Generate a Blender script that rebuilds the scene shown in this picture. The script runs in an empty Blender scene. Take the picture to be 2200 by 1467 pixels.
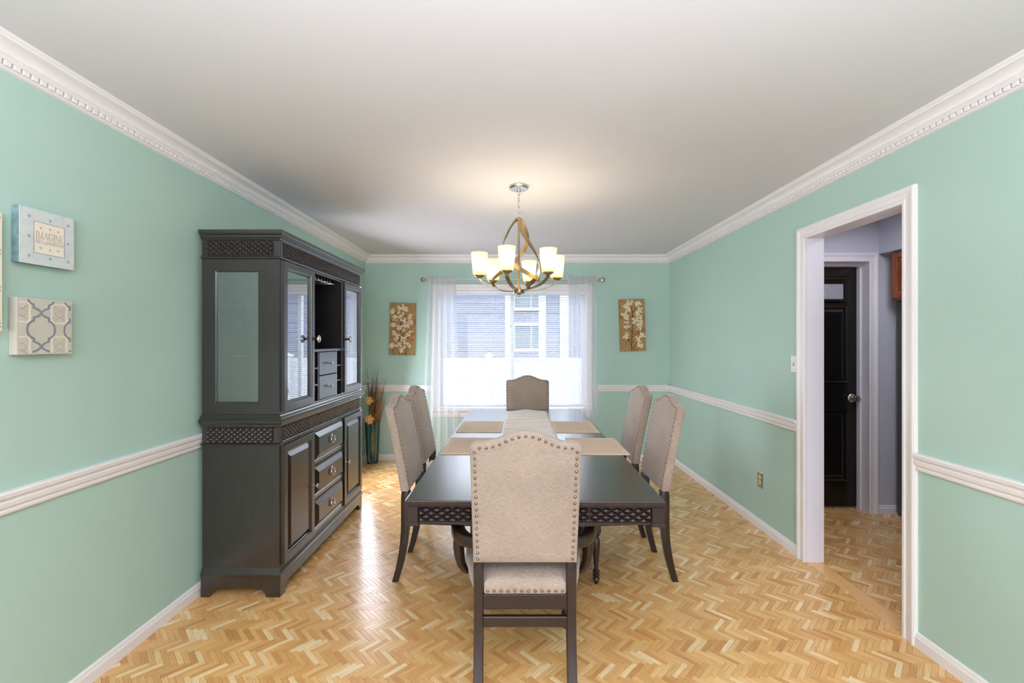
import bpy, bmesh, math, random
from mathutils import Vector, Matrix
random.seed(7)
PI = math.pi
scene = bpy.context.scene
col = scene.collection

# ------------------------------------------------------------------ camera, sky, lights, exposure
CAM_Z = 1.415
cam_d = bpy.data.cameras.new('camera')
cam_d.sensor_width = 36.0
cam_d.lens = 960.0 / 2200.0 * 36.0
cam_d.clip_start = 0.02
cam = bpy.data.objects.new('camera', cam_d)
cam.location = (0, 0, CAM_Z)
cam.rotation_euler = (PI / 2, 0, 0)
col.objects.link(cam)
scene.camera = cam

scene.view_settings.view_transform = 'Standard'
scene.view_settings.look = 'None'
scene.view_settings.gamma = 1.0
scene.view_settings.use_curve_mapping = False
scene.view_settings.exposure = 0.86

world = bpy.data.worlds.new('overcast_sky')
scene.world = world
world.use_nodes = True
world.node_tree.nodes['Background'].inputs[0].default_value = (0.88, 0.95, 1.06, 1)
world.node_tree.nodes['Background'].inputs[1].default_value = 3.3

def area_light(name, loc, rot, sx, sy, power, color):
    d = bpy.data.lights.new(name, 'AREA')
    d.shape = 'RECTANGLE'; d.size = sx; d.size_y = sy
    d.energy = power; d.color = color
    o = bpy.data.objects.new(name, d)
    o.location = loc; o.rotation_euler = rot
    col.objects.link(o)
    return o
# added fill lamp far behind the camera, brightening the room; no source known there
area_light('rear_fill_light', (0.05, -5.2, 1.3), (PI / 2, 0, 0), 3.3, 2.1, 90, (0.91, 0.94, 1.10))
# added fill lamp aimed up behind the camera, to brighten by ceiling bounce
area_light('ceiling_bounce_fill', (0.0, -0.7, 1.55), (PI, 0, 0), 0.9, 0.9, 112, (0.91, 0.94, 1.10))
# added lamp hidden beyond the china cabinet, to fill the far right-hand wall
area_light('corner_fill_light', (-1.64, 4.45, 1.0), (math.radians(82), 0, math.radians(-112)), 0.9, 1.3, 22, (0.91, 0.94, 1.10))
# added lamp under the hall ceiling, standing in for an unseen source
area_light('hall_fill_light', (2.62, 2.75, 2.40), (0, 0, 0), 0.5, 0.5, 6.5, (0.93, 0.96, 1.06))

# ------------------------------------------------------------------ colour and material helpers
def lin(c):
    return tuple((v / 255 / 12.92) if v / 255 <= 0.04045 else ((v / 255 + 0.055) / 1.055) ** 2.4 for v in c) + (1.0,)

class NT:
    def __init__(self, name):
        self.m = bpy.data.materials.new(name)
        self.m.use_nodes = True
        self.t = self.m.node_tree
        self.t.nodes.clear()
        self.out = self.n('ShaderNodeOutputMaterial')
    def n(self, typ, **kw):
        nd = self.t.nodes.new(typ)
        for k, v in kw.items():
            setattr(nd, k, v)
        return nd
    def l(self, a, b):
        self.t.links.new(a, b)
    def bsdf(self, color=None, rough=0.5, metal=0.0, spec=0.5, coat=0.0, coat_rough=0.1, sheen=0.0):
        p = self.n('ShaderNodeBsdfPrincipled')
        if color is not None:
            p.inputs['Base Color'].default_value = color
        p.inputs['Roughness'].default_value = rough
        p.inputs['Metallic'].default_value = metal
        p.inputs['Specular IOR Level'].default_value = spec
        p.inputs['Coat Weight'].default_value = coat
        p.inputs['Coat Roughness'].default_value = coat_rough
        p.inputs['Sheen Weight'].default_value = sheen
        self.l(p.outputs[0], self.out.inputs[0])
        return p
    def coords(self, scale=(1, 1, 1), kind='Object'):
        tc = self.n('ShaderNodeTexCoord')
        mp = self.n('ShaderNodeMapping')
        mp.inputs['Scale'].default_value = scale
        self.l(tc.outputs[kind], mp.inputs[0])
        return mp.outputs[0]
    def noise(self, vec, scale=5.0, detail=3.0, rough=0.5):
        nz = self.n('ShaderNodeTexNoise')
        nz.inputs['Scale'].default_value = scale
        nz.inputs['Detail'].default_value = detail
        nz.inputs['Roughness'].default_value = rough
        if vec is not None:
            self.l(vec, nz.inputs['Vector'])
        return nz.outputs[0]
    def ramp(self, fac, stops):
        r = self.n('ShaderNodeValToRGB')
        e = r.color_ramp.elements
        while len(e) > 1:
            e.remove(e[-1])
        e[0].position = stops[0][0]; e[0].color = stops[0][1]
        for p, c in stops[1:]:
            k = e.new(p); k.color = c
        self.l(fac, r.inputs[0])
        return r.outputs[0]
    def math(self, op, a, b=None):
        nd = self.n('ShaderNodeMath', operation=op)
        for i, v in enumerate((a, b)):
            if v is None: continue
            if isinstance(v, (int, float)): nd.inputs[i].default_value = v
            else: self.l(v, nd.inputs[i])
        return nd.outputs[0]
    def mix(self, fac, a, b, blend='MIX'):
        nd = self.n('ShaderNodeMix', data_type='RGBA', blend_type=blend)
        for i, v in ((0, fac), (6, a), (7, b)):
            if isinstance(v, (int, float, tuple)): nd.inputs[i].default_value = v
            else: self.l(v, nd.inputs[i])
        return nd.outputs[2]
    def bump(self, p, height, strength=0.2, dist=0.002):
        b = self.n('ShaderNodeBump')
        b.inputs['Strength'].default_value = strength
        b.inputs['Distance'].default_value = dist
        self.l(height, b.inputs['Height'])
        self.l(b.outputs[0], p.inputs['Normal'])

def simple(name, rgb, rough=0.5, metal=0.0, spec=0.5, var=0.05, vscale=20.0, coat=0.0, bump=0.0, stretch=(1, 1, 1), coat_rough=0.1):
    t = NT(name)
    c = lin(rgb)
    p = t.bsdf(c, rough, metal, spec, coat, coat_rough)
    v = t.coords(stretch)
    nz = t.noise(v, vscale, 3)
    lo = tuple(x * (1 - var) for x in c[:3]) + (1,)
    hi = tuple(min(1, x * (1 + var)) for x in c[:3]) + (1,)
    t.l(t.ramp(nz, [(0.3, lo), (0.7, hi)]), p.inputs['Base Color'])
    if bump:
        t.bump(p, nz, bump)
    return t.m

M = {}
M['wall'] = simple('mint_wall_paint', (180, 208, 194), 0.55, spec=0.3, var=0.012, vscale=3, bump=0.0)
M['ceiling'] = simple('ceiling_paint', (219, 217, 216), 0.8, spec=0.2, var=0.008, vscale=2)
M['trim'] = simple('white_trim_paint', (240, 234, 230), 0.35, spec=0.5, var=0.01, vscale=6)
M['hall_wall'] = simple('lavender_hall_paint', (205, 205, 218), 0.6, spec=0.3, var=0.01, vscale=3)
M['hall_trim'] = simple('hall_trim_paint', (236, 232, 238), 0.4, var=0.01)
M['black_door'] = simple('black_door_paint', (17, 14, 13), 0.22, spec=0.5, var=0.2, vscale=30, stretch=(8, 8, 1), bump=0.15)
M['frosted'] = simple('frosted_lite', (170, 172, 180), 0.25, var=0.15, vscale=120, bump=0.5)
M['nickel'] = simple('brushed_nickel', (198, 192, 184), 0.28, 1.0, var=0.06, vscale=80)
M['champagne'] = simple('champagne_metal', (176, 154, 120), 0.33, 1.0, var=0.08, vscale=60)
M['pewter'] = simple('pewter_nailhead', (150, 132, 114), 0.3, 1.0, var=0.1, vscale=200)
M['brass_dark'] = simple('aged_brass', (112, 92, 62), 0.35, 1.0, var=0.1, vscale=90)
M['white_plastic'] = simple('white_plastic', (240, 240, 240), 0.3, var=0.01)
M['ivory_plastic'] = simple('ivory_plastic', (214, 200, 165), 0.35, var=0.02)
M['dark_slot'] = simple('dark_slot', (30, 28, 26), 0.6, var=0.1)
M['blind'] = simple('blind_vinyl', (236, 238, 246), 0.45, var=0.01)
M['vinyl'] = simple('white_vinyl', (245, 245, 248), 0.4, var=0.01)
M['fence'] = simple('fence_vinyl', (192, 192, 198), 0.5, var=0.02, vscale=6)
M['house_siding'] = simple('lavender_siding', (96, 98, 117), 0.6, var=0.03, vscale=8)
M['house_trim'] = simple('house_trim', (158, 158, 164), 0.5, var=0.01)
M['house_pane'] = simple('house_pane', (76, 86, 98), 0.15, var=0.1, vscale=2)
M['grass'] = simple('lawn', (92, 108, 70), 0.9, var=0.3, vscale=6)
M['fridge'] = simple('graphite_appliance', (92, 94, 94), 0.4, 0.4, var=0.05, vscale=50)
M['placemat'] = simple('placemat_cloth', (204, 182, 158), 0.85, spec=0.2, var=0.08, vscale=220, bump=0.3)
M['hem'] = simple('placemat_hem', (210, 190, 166), 0.85, spec=0.2, var=0.06, vscale=220, bump=0.3)
M['dried'] = simple('dried_grass', (150, 104, 62), 0.8, var=0.4, vscale=40)
M['reed'] = simple('dark_reed', (54, 56, 44), 0.8, var=0.3, vscale=40)
M['petal'] = simple('dried_petal', (226, 172, 104), 0.7, var=0.15, vscale=60)
M['petal_core'] = simple('dried_core', (240, 205, 140), 0.8, var=0.15, vscale=150)
M['cream_paint'] = simple('cream_paint', (236, 226, 206), 0.7, var=0.04)
M['ink_grey'] = simple('grey_ink', (136, 136, 142), 0.7, var=0.06)
M['ink_tan'] = simple('tan_ink', (186, 172, 152), 0.7, var=0.06)
M['ink_blue'] = simple('slate_blue_ink', (136, 141, 150), 0.7, var=0.06)
M['ink_taupe'] = simple('taupe_ink', (186, 174, 160), 0.7, var=0.06)
M['ink_cream'] = simple('cream_ink', (232, 222, 200), 0.7, var=0.03)
M['ink_teal'] = simple('teal_grey_ink', (140, 156, 168), 0.7, var=0.08)
M['ink_pale'] = simple('pale_blue_ink', (206, 216, 216), 0.7, var=0.03)
M['branch'] = simple('branch_paint', (46, 26, 30), 0.6, var=0.2, vscale=80)
M['blossom'] = simple('blossom_paint', (240, 226, 196), 0.6, var=0.1, vscale=90)
M['blossom_shade'] = simple('blossom_paint_warm', (206, 182, 140), 0.6, var=0.15, vscale=90)
M['blossom_core'] = simple('blossom_core_paint', (190, 140, 60), 0.6, var=0.2, vscale=90)
M['dark_joint'] = simple('parquet_joint', (96, 62, 34), 0.7, var=0.2)  # brown slab base, seen as dark joints between the strips
M['bulb_socket'] = simple('bulb_socket', (110, 88, 64), 0.4, 1.0, var=0.1)

def wood(name, dark, light, rough=0.3, stretch=(3, 3, 40), scale=3.0, coat=0.3, spec=0.5, coat_rough=0.12, bump=0.05, coat_ior=1.5):
    t = NT(name)
    p = t.bsdf(None, rough, 0, spec, coat, coat_rough)
    v = t.coords(stretch)
    nz = t.noise(v, scale, 5, 0.6)
    t.l(t.ramp(nz, [(0.3, lin(dark)), (0.7, lin(light))]), p.inputs['Base Color'])
    if bump:
        t.bump(p, nz, bump, 0.001)
    p.inputs['Coat IOR'].default_value = coat_ior
    return t.m
M['espresso'] = wood('espresso_wood', (22, 13, 11), (38, 24, 21), 0.4, (30, 3, 3), 2.0, 0.8, coat_rough=0.2, coat_ior=1.66, bump=0.02)
M['table_wood'] = wood('espresso_table_wood', (26, 14, 11), (42, 24, 19), 0.42, (30, 3, 3), 2.0, 0.3, coat_rough=0.3, bump=0.02)
M['espresso_top'] = wood('espresso_table_top', (40, 29, 26), (54, 40, 35), 0.27, (30, 2, 2), 2.0, 0.6, coat_rough=0.2, bump=0.0)
M['chair_wood'] = wood('walnut_dark_wood', (26, 13, 9), (42, 24, 17), 0.36, (20, 20, 3), 3.0, 0.3)
M['cherry'] = wood('cherry_cabinet', (128, 66, 30), (160, 88, 44), 0.3, (20, 20, 2), 3.0, 0.3)
M['hutch_inside'] = wood('espresso_inside', (17, 12, 11), (24, 17, 15), 0.6, (30, 3, 3), 2.0, 0.0)

def linen(name, c1, c2):
    t = NT(name)
    p = t.bsdf(None, 0.9, 0, 0.15, sheen=0.3)
    a = t.noise(t.coords((60, 60, 900)), 1.0, 2)
    b = t.noise(t.coords((900, 900, 60)), 1.0, 2)
    big = t.noise(t.coords((1, 1, 1)), 5.0, 2)
    f = t.math('MULTIPLY', t.math('ADD', a, b), 0.5)
    f2 = t.math('ADD', t.math('MULTIPLY', f, 0.8), t.math('MULTIPLY', big, 0.2))
    t.l(t.ramp(f2, [(0.36, lin(c1)), (0.64, lin(c2))]), p.inputs['Base Color'])
    t.bump(p, f, 0.35, 0.0015)
    return t.m
M['linen'] = linen('beige_linen', (140, 122, 108), (189, 171, 155))

def runner_mat():
    t = NT('runner_cloth')
    p = t.bsdf(None, 0.8, 0, 0.2, sheen=0.2)
    v = t.coords((1.5, 38, 1))
    nz = t.noise(v, 1.0, 3)
    t.l(t.ramp(nz, [(0.35, lin((196, 180, 160))), (0.6, lin((226, 216, 204)))]), p.inputs['Base Color'])
    t.bump(p, nz, 0.6, 0.004)
    return t.m
M['runner'] = runner_mat()

def parquet():
    t = NT('oak_parquet')
    p = t.bsdf(None, 0.27, 0, 0.5, 0.3, 0.14)
    at = t.n('ShaderNodeAttribute', attribute_name='grain')
    sep = t.n('ShaderNodeSeparateXYZ')
    t.l(at.outputs['Vector'], sep.inputs[0])
    oi = t.n('ShaderNodeObjectInfo')
    rnd = t.math('FRACT', t.math('ADD', sep.outputs[2], oi.outputs['Random']))
    comb = t.n('ShaderNodeCombineXYZ')
    t.l(t.math('MULTIPLY', sep.outputs[0], 14.0), comb.inputs[0])
    t.l(t.math('MULTIPLY', sep.outputs[1], 260.0), comb.inputs[1])
    t.l(t.math('MULTIPLY', rnd, 91.0), comb.inputs[2])
    gr = t.noise(comb.outputs[0], 1.0, 4, 0.6)
    base = t.ramp(rnd, [(0.0, lin((206, 148, 90))), (0.10, lin((220, 164, 100))), (0.35, lin((228, 176, 110))),
                        (0.65, lin((234, 185, 120))), (0.85, lin((240, 197, 136))), (0.93, lin((246, 216, 164))), (1.0, lin((249, 224, 178)))])
    g2 = t.ramp(gr, [(0.3, (0.80, 0.76, 0.72, 1)), (0.62, (1.05, 1.04, 1.02, 1))])
    t.l(t.mix(1.0, base, g2, 'MULTIPLY'), p.inputs['Base Color'])
    t.bump(p, gr, 0.06, 0.001)
    return t.m
M['parquet'] = parquet()
M['threshold'] = wood('threshold_oak', (226, 174, 112), (238, 192, 132), 0.28, (40, 3, 3), 2.0, 0.3)

def pane_mat(name, tint, refl, rough=0.0):
    """Thin sheet of glass: clear transmission mixed with a Fresnel-weighted reflection."""
    t = NT(name)
    tr = t.n('ShaderNodeBsdfTransparent'); tr.inputs[0].default_value = tint
    gl = t.n('ShaderNodeBsdfGlossy'); gl.inputs['Roughness'].default_value = rough
    gl.inputs['Color'].default_value = (0.95, 0.97, 1, 1)
    fr = t.n('ShaderNodeFresnel'); fr.inputs[0].default_value = 1.5
    nz = t.noise(t.coords(), 2.0, 1)
    f = t.math('ADD', t.math('MULTIPLY', fr.outputs[0], refl[0]), t.math('ADD', refl[1], t.math('MULTIPLY', nz, 0.01)))
    mx = t.n('ShaderNodeMixShader')
    t.l(f, mx.inputs[0]); t.l(tr.outputs[0], mx.inputs[1]); t.l(gl.outputs[0], mx.inputs[2])
    t.l(mx.outputs[0], t.out.inputs[0])
    return t.m
M['glass'] = pane_mat('window_glass', (0.97, 0.98, 0.98, 1), (0.3, 0.0))
M['hutch_glass'] = pane_mat('mirrored_cabinet_glass', (0.75, 0.78, 0.78, 1), (1.0, 0.42))
M['side_glass'] = pane_mat('smoked_side_glass', (0.8, 0.8, 0.78, 1), (1.0, 0.2), 0.1)
M['shelf_glass'] = pane_mat('shelf_glass', (0.75, 0.85, 0.82, 1), (1.0, 0.15))
M['crystal'] = pane_mat('crystal_knob', (0.8, 0.82, 0.84, 1), (1.0, 0.45), 0.05)
M['vase_glass'] = pane_mat('teal_glass', (0.42, 0.74, 0.76, 1), (1.0, 0.03))

def sheer():
    t = NT('sheer_voile')
    tr = t.n('ShaderNodeBsdfTransparent'); tr.inputs[0].default_value = (1, 1, 1, 1)
    d = t.n('ShaderNodeBsdfDiffuse'); d.inputs[0].default_value = lin((243, 242, 240))
    tl = t.n('ShaderNodeBsdfTranslucent'); tl.inputs[0].default_value = lin((238, 240, 246))
    m1 = t.n('ShaderNodeMixShader'); m1.inputs[0].default_value = 0.5
    t.l(d.outputs[0], m1.inputs[1]); t.l(tl.outputs[0], m1.inputs[2])
    nz = t.noise(t.coords((500, 500, 6)), 1.0, 2)
    f = t.math('ADD', 0.40, t.math('MULTIPLY', nz, 0.16))
    m2 = t.n('ShaderNodeMixShader')
    t.l(f, m2.inputs[0]); t.l(tr.outputs[0], m2.inputs[1]); t.l(m1.outputs[0], m2.inputs[2])
    t.l(m2.outputs[0], t.out.inputs[0])
    return t.m
M['sheer'] = sheer()

def shade_mat():
    t = NT('frosted_amber_shade')
    tl = t.n('ShaderNodeBsdfTranslucent'); tl.inputs[0].default_value = (0.93, 0.85, 0.66, 1)
    d = t.n('ShaderNodeBsdfDiffuse'); d.inputs[0].default_value = (0.80, 0.70, 0.48, 1)
    nz = t.noise(t.coords((10, 10, 10)), 1.0, 2)
    m = t.n('ShaderNodeMixShader')
    t.l(t.math('ADD', 0.38, t.math('MULTIPLY', nz, 0.04)), m.inputs[0])
    t.l(tl.outputs[0], m.inputs[1]); t.l(d.outputs[0], m.inputs[2])
    t.l(m.outputs[0], t.out.inputs[0])
    return t.m
M['shade'] = shade_mat()
def bulb_mat():
    t = NT('lit_bulb')
    e = t.n('ShaderNodeEmission'); e.inputs[0].default_value = (1, 0.9, 0.72, 1); e.inputs[1].default_value = 14
    t.l(e.outputs[0], t.out.inputs[0])
    return t.m
M['bulb'] = bulb_mat()

def canvas_blue():
    t = NT('pale_blue_damask')
    p = t.bsdf(None, 0.8, 0, 0.2)
    v = t.n('ShaderNodeTexVoronoi', feature='DISTANCE_TO_EDGE'); v.inputs['Scale'].default_value = 120
    t.l(t.coords(), v.inputs['Vector'])
    nz = t.noise(t.coords(), 30, 3)
    a = t.ramp(nz, [(0.35, lin((198, 207, 205))), (0.65, lin((214, 218, 212)))])
    b = t.ramp(v.outputs['Distance'], [(0.03, (.7, .7, .7, 1)), (0.12, (0, 0, 0, 1))])
    t.l(t.mix(b, a, lin((216, 220, 214))), p.inputs['Base Color'])
    return t.m
M['canvas_blue'] = canvas_blue()
M['canvas_side'] = simple('teal_canvas_side', (126, 156, 156), 0.8, var=0.25, vscale=40)
M['canvas_taupe'] = simple('taupe_canvas', (204, 198, 184), 0.8, var=0.04, vscale=30)
def painting():
    t = NT('amber_olive_ground')
    p = t.bsdf(None, 0.6, 0, 0.3)
    nz = t.noise(t.coords((1.6, 1, 0.8)), 16, 8, 0.72)
    t.l(t.ramp(nz, [(0.30, lin((70, 42, 24))), (0.42, lin((168, 104, 52))), (0.50, lin((178, 140, 84))), (0.58, lin((148, 132, 92))), (0.70, lin((196, 132, 70)))]), p.inputs['Base Color'])
    t.bump(p, nz, 0.3, 0.002)
    return t.m
M['painting'] = painting()

# ------------------------------------------------------------------ mesh helpers
def new():
    return bmesh.new()

def box(bm, lo, hi, bev=0.0, seg=1):
    r = bmesh.ops.create_cube(bm, size=1.0)
    vs = r['verts']
    for v in vs:
        v.co = Vector([lo[i] + (v.co[i] + 0.5) * (hi[i] - lo[i]) for i in range(3)])
    if bev > 0:
        es = list({e for v in vs for e in v.link_edges})
        bmesh.ops.bevel(bm, geom=es, offset=bev, segments=seg, affect='EDGES', profile=0.5)

def poly(bm, vs):
    try:
        return bm.faces.new(vs)
    except ValueError:
        return None

def prism(bm, pts, mp, t0, t1):
    a = [bm.verts.new(mp(p[0], p[1], t0)) for p in pts]
    b = [bm.verts.new(mp(p[0], p[1], t1)) for p in pts]
    n = len(pts)
    for i in range(n):
        j = (i + 1) % n
        poly(bm, (a[i], a[j], b[j], b[i]))
    poly(bm, a[::-1]); poly(bm, b)

def frame_sweep(bm, rect, prof, mp, open_bottom=False):
    """Mitred frame: prof = (offset outward from rect, height) polygon."""
    a0, a1, b0, b1 = rect
    rings = []
    for o, h in prof:
        if open_bottom:
            c = [(a0 - o, b0), (a0 - o, b1 + o), (a1 + o, b1 + o), (a1 + o, b0)]
        else:
            c = [(a0 - o, b0 - o), (a0 - o, b1 + o), (a1 + o, b1 + o), (a1 + o, b0 - o)]
        rings.append([bm.verts.new(mp(x, y, h)) for x, y in c])
    n = len(rings)
    for i in range(n):
        r, s = rings[i], rings[(i + 1) % n]
        for k in range(3 if open_bottom else 4):
            l = (k + 1) % 4
            poly(bm, (r[k], r[l], s[l], s[k]))
    if open_bottom:
        poly(bm, [r[0] for r in rings]); poly(bm, [r[3] for r in rings])

def frustum(bm, r0, h0, r1, h1, mp, base=None):
    lv = []
    if base is not None:
        lv.append((r0, base))
    lv += [(r0, h0), (r1, h1)]
    rings = []
    for (a0, a1, b0, b1), h in lv:
        rings.append([bm.verts.new(mp(x, y, h)) for x, y in ((a0, b0), (a1, b0), (a1, b1), (a0, b1))])
    for i in range(len(rings) - 1):
        for k in range(4):
            l = (k + 1) % 4
            poly(bm, (rings[i][k], rings[i][l], rings[i + 1][l], rings[i + 1][k]))
    poly(bm, rings[0][::-1]); poly(bm, rings[-1])

def lathe(bm, prof, c=(0, 0, 0), seg=20, axis='z', cap=True):
    rings = []
    for r, z in prof:
        ring = []
        for k in range(seg):
            a = 2 * PI * k / seg
            x, y = r * math.cos(a), r * math.sin(a)
            p = {'z': (x, y, z), 'x': (z, x, y), 'y': (y, z, x)}[axis]
            ring.append(bm.verts.new(Vector(c) + Vector(p)))
        rings.append(ring)
    for i in range(len(rings) - 1):
        for k in range(seg):
            l = (k + 1) % seg
            poly(bm, (rings[i][k], rings[i][l], rings[i + 1][l], rings[i + 1][k]))
    if cap:
        if prof[0][0] > 1e-6: poly(bm, rings[0][::-1])
        if prof[-1][0] > 1e-6: poly(bm, rings[-1])

def section_sweep(bm, pts, sec, closed=False, up=None, scales=None):
    """Sweep a 2-D section along pts. up fixes the frame if given."""
    P = [Vector(p) for p in pts]
    n = len(P)
    rings = []
    prevn = None
    for i in range(n):
        if closed:
            t = P[(i + 1) % n] - P[i - 1]
        else:
            t = P[min(i + 1, n - 1)] - P[max(i - 1, 0)]
        t.normalize()
        if up is not None:
            u = Vector(up(i) if callable(up) else up)
        else:
            u = prevn if prevn is not None else (Vector((0, 0, 1)) if abs(t.z) < 0.9 else Vector((1, 0, 0)))
        nn = (u - t * u.dot(t)).normalized()
        prevn = nn
        b = t.cross(nn)
        s = scales[i] if scales else 1.0
        rings.append([bm.verts.new(P[i] + (nn * q[0] + b * q[1]) * s) for q in sec])
    m = len(sec)
    for i in range(n if closed else n - 1):
        r, s2 = rings[i], rings[(i + 1) % n]
        for k in range(m):
            l = (k + 1) % m
            poly(bm, (r[k], r[l], s2[l], s2[k]))
    if not closed:
        poly(bm, rings[0][::-1]); poly(bm, rings[-1])

def circ(r, seg=8):
    return [(r * math.cos(2 * PI * k / seg), r * math.sin(2 * PI * k / seg)) for k in range(seg)]
def rect_sec(a, b):
    return [(-a / 2, -b / 2), (a / 2, -b / 2), (a / 2, b / 2), (-a / 2, b / 2)]

def tube(bm, pts, r, seg=8, closed=False, scales=None):
    section_sweep(bm, pts, circ(r, seg), closed, scales=scales)

def ball(bm, c, r, u=12, v=8, sc=(1, 1, 1)):
    res = bmesh.ops.create_uvsphere(bm, u_segments=u, v_segments=v, radius=r)
    for w in res['verts']:
        w.co = Vector(c) + Vector((w.co.x * sc[0], w.co.y * sc[1], w.co.z * sc[2]))

_hs = [0]
def flat_stroke(bm, pts, w, mp, h0, h1, clip=None):
    """Thin raised ribbon following pts (s,t) on a flat picture; mitred, one strip per run."""
    runs, cur = [], []
    for p in pts:
        if clip and not (clip[0] <= p[0] <= clip[1] and clip[2] <= p[1] <= clip[3]):
            if len(cur) > 1: runs.append(cur)
            cur = []
        else:
            if not cur or math.hypot(p[0] - cur[-1][0], p[1] - cur[-1][1]) > 1e-7: cur.append(p)
    if len(cur) > 1: runs.append(cur)
    for r in runs:
        _hs[0] = (_hs[0] + 1) % 12
        hh = h1 + _hs[0] * 0.00003
        closed = math.hypot(r[0][0] - r[-1][0], r[0][1] - r[-1][1]) < 1e-6 and len(r) > 3
        if closed: r = r[:-1]
        n = len(r); L = []
        for i in range(n):
            p0 = r[i - 1] if (i > 0 or closed) else r[i]
            p2 = r[(i + 1) % n] if (i < n - 1 or closed) else r[i]
            d1 = Vector((r[i][0] - p0[0], r[i][1] - p0[1])); d2 = Vector((p2[0] - r[i][0], p2[1] - r[i][1]))
            if d1.length < 1e-9: d1 = d2
            if d2.length < 1e-9: d2 = d1
            d1.normalize(); d2.normalize()
            t_ = d1 + d2
            t_ = d2 if t_.length < 1e-4 else t_.normalized()
            k = w / 2 / max(0.5, t_.dot(d2))
            nx, ny = -t_.y * k, t_.x * k
            L.append([bm.verts.new(mp(r[i][0] + a_ * nx, r[i][1] + a_ * ny, q)) for a_, q in ((1, h0), (-1, h0), (-1, hh), (1, hh))])
        for i in range(n if closed else n - 1):
            A, B = L[i], L[(i + 1) % n]
            for k in range(4): poly(bm, (A[k], A[(k + 1) % 4], B[(k + 1) % 4], B[k]))
        if not closed:
            poly(bm, L[0][::-1]); poly(bm, L[-1])

def diamonds(bm, a0, a1, b0, b1, na, nb, h, mp, n=3):
    """Carved quilted relief: rows of pillowed diamonds parted by grooves."""
    V = {}
    for i in range(na * n + 1):
        for j in range(nb * n + 1):
            x, y = i / n, j / n
            ci, cj = min(na - 1, i // n), min(nb - 1, j // n)
            d = max(1 - (abs(x - p) + abs(y - q)) for p, q in ((ci, cj), (ci + 1, cj), (ci, cj + 1), (ci + 1, cj + 1)) if (p + q) % 2 == 0)
            d = max(0.0, d)
            V[i, j] = bm.verts.new(mp(a0 + (a1 - a0) * x / na, b0 + (b1 - b0) * y / nb, h * (1 - (1 - d) ** 2.2)))
    for i in range(na * n):
        for j in range(nb * n):
            p, q, r, s_ = V[i, j], V[i + 1, j], V[i + 1, j + 1], V[i, j + 1]
            if (i // n + j // n) % 2 == 0:
                poly(bm, (p, q, s_)); poly(bm, (q, r, s_))
            else:
                poly(bm, (p, q, r)); poly(bm, (p, r, s_))

def obj(name, bm, mat, parent=None, off=None, smooth=None, recalc=True):
    if off is not None:
        bmesh.ops.translate(bm, verts=bm.verts, vec=-Vector(off))
    if recalc:
        bmesh.ops.recalc_face_normals(bm, faces=bm.faces)
    me = bpy.data.meshes.new(name)
    bm.to_mesh(me); bm.free()
    me.materials.append(mat)
    if smooth:
        me.polygons.foreach_set('use_smooth', [True] * len(me.polygons))
        me.set_sharp_from_angle(angle=math.radians(smooth))
    o = bpy.data.objects.new(name, me)
    col.objects.link(o)
    if parent is not None:
        o.parent = parent
    return o

def tag(o, label, cat, group=None, kind=None):
    o['label'] = label; o['category'] = cat
    if group: o['group'] = group
    if kind: o['kind'] = kind
    return o

def thing(name, label, cat, loc, rz=0.0, group=None):
    o = bpy.data.objects.new(name, None)
    o.empty_display_size = 0.1
    o.location = loc; o.rotation_euler = (0, 0, rz)
    col.objects.link(o)
    return tag(o, label, cat, group)

def struct(name, bm, mat, smooth=None, label=None):
    o = obj(name, bm, mat, None, None, smooth)
    o['kind'] = 'structure'
    if label: o['label'] = label
    return o

def dup(root, loc, rz, label, group=None):
    r = root.copy(); col.objects.link(r)
    r.location = loc; r.rotation_euler = (0, 0, rz); r['label'] = label
    if group: r['group'] = group
    def rec(src, dst):
        for ch in list(src.children):
            if ch.name not in names: continue
            c = ch.copy(); col.objects.link(c); c.parent = dst
            rec(ch, c)
    names = {o.name for o in col.objects}
    rec(root, r)
    return r

# ------------------------------------------------------------------ room dimensions (metres; camera at origin, looking along +Y)
XL, XR, YB, ZC = -1.755, 1.885, 5.342, 2.44
YR = -5.5                     # rear of the open room behind the camera
DY0, DY1, DZ = 2.147, 2.863, 2.075     # doorway opening in the right wall
WX0, WX1, WZ0, WZ1 = -0.885, 0.895, 0.60, 2.035   # window opening
XH = 1.995                     # hall face of the right wall

bm = new(); box(bm, (XL - 0.12, YR, -0.1), (XL, YB + 0.15, 2.6)); struct('wall_left', bm, M['wall'])
bm = new()
box(bm, (XR, YR, -0.1), (XH, DY0 - 0.012, 2.6)); box(bm, (XR, DY1 + 0.012, -0.1), (XH, YB, 2.6)); box(bm, (XR, DY0 - 0.012, DZ + 0.012), (XH, DY1 + 0.012, 2.6))
wr = struct('wall_right', bm, M['wall'])
bm = new()
box(bm, (XL, YB, -0.1), (WX0, YB + 0.15, 2.6)); box(bm, (WX1, YB, -0.1), (XH, YB + 0.15, 2.6))
box(bm, (WX0, YB, -0.1), (WX1, YB + 0.15, WZ0)); box(bm, (WX0, YB, WZ1), (WX1, YB + 0.15, 2.6))
struct('wall_back', bm, M['wall'])
bm = new(); box(bm, (XL - 0.12, YR, ZC), (4.6, YB + 0.15, ZC + 0.16)); struct('ceiling', bm, M['ceiling'])
bm = new(); box(bm, (XL - 0.12, YR - 0.12, -0.1), (4.6, YR, 2.6)); struct('wall_rear', bm, M['ceiling'])

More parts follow.
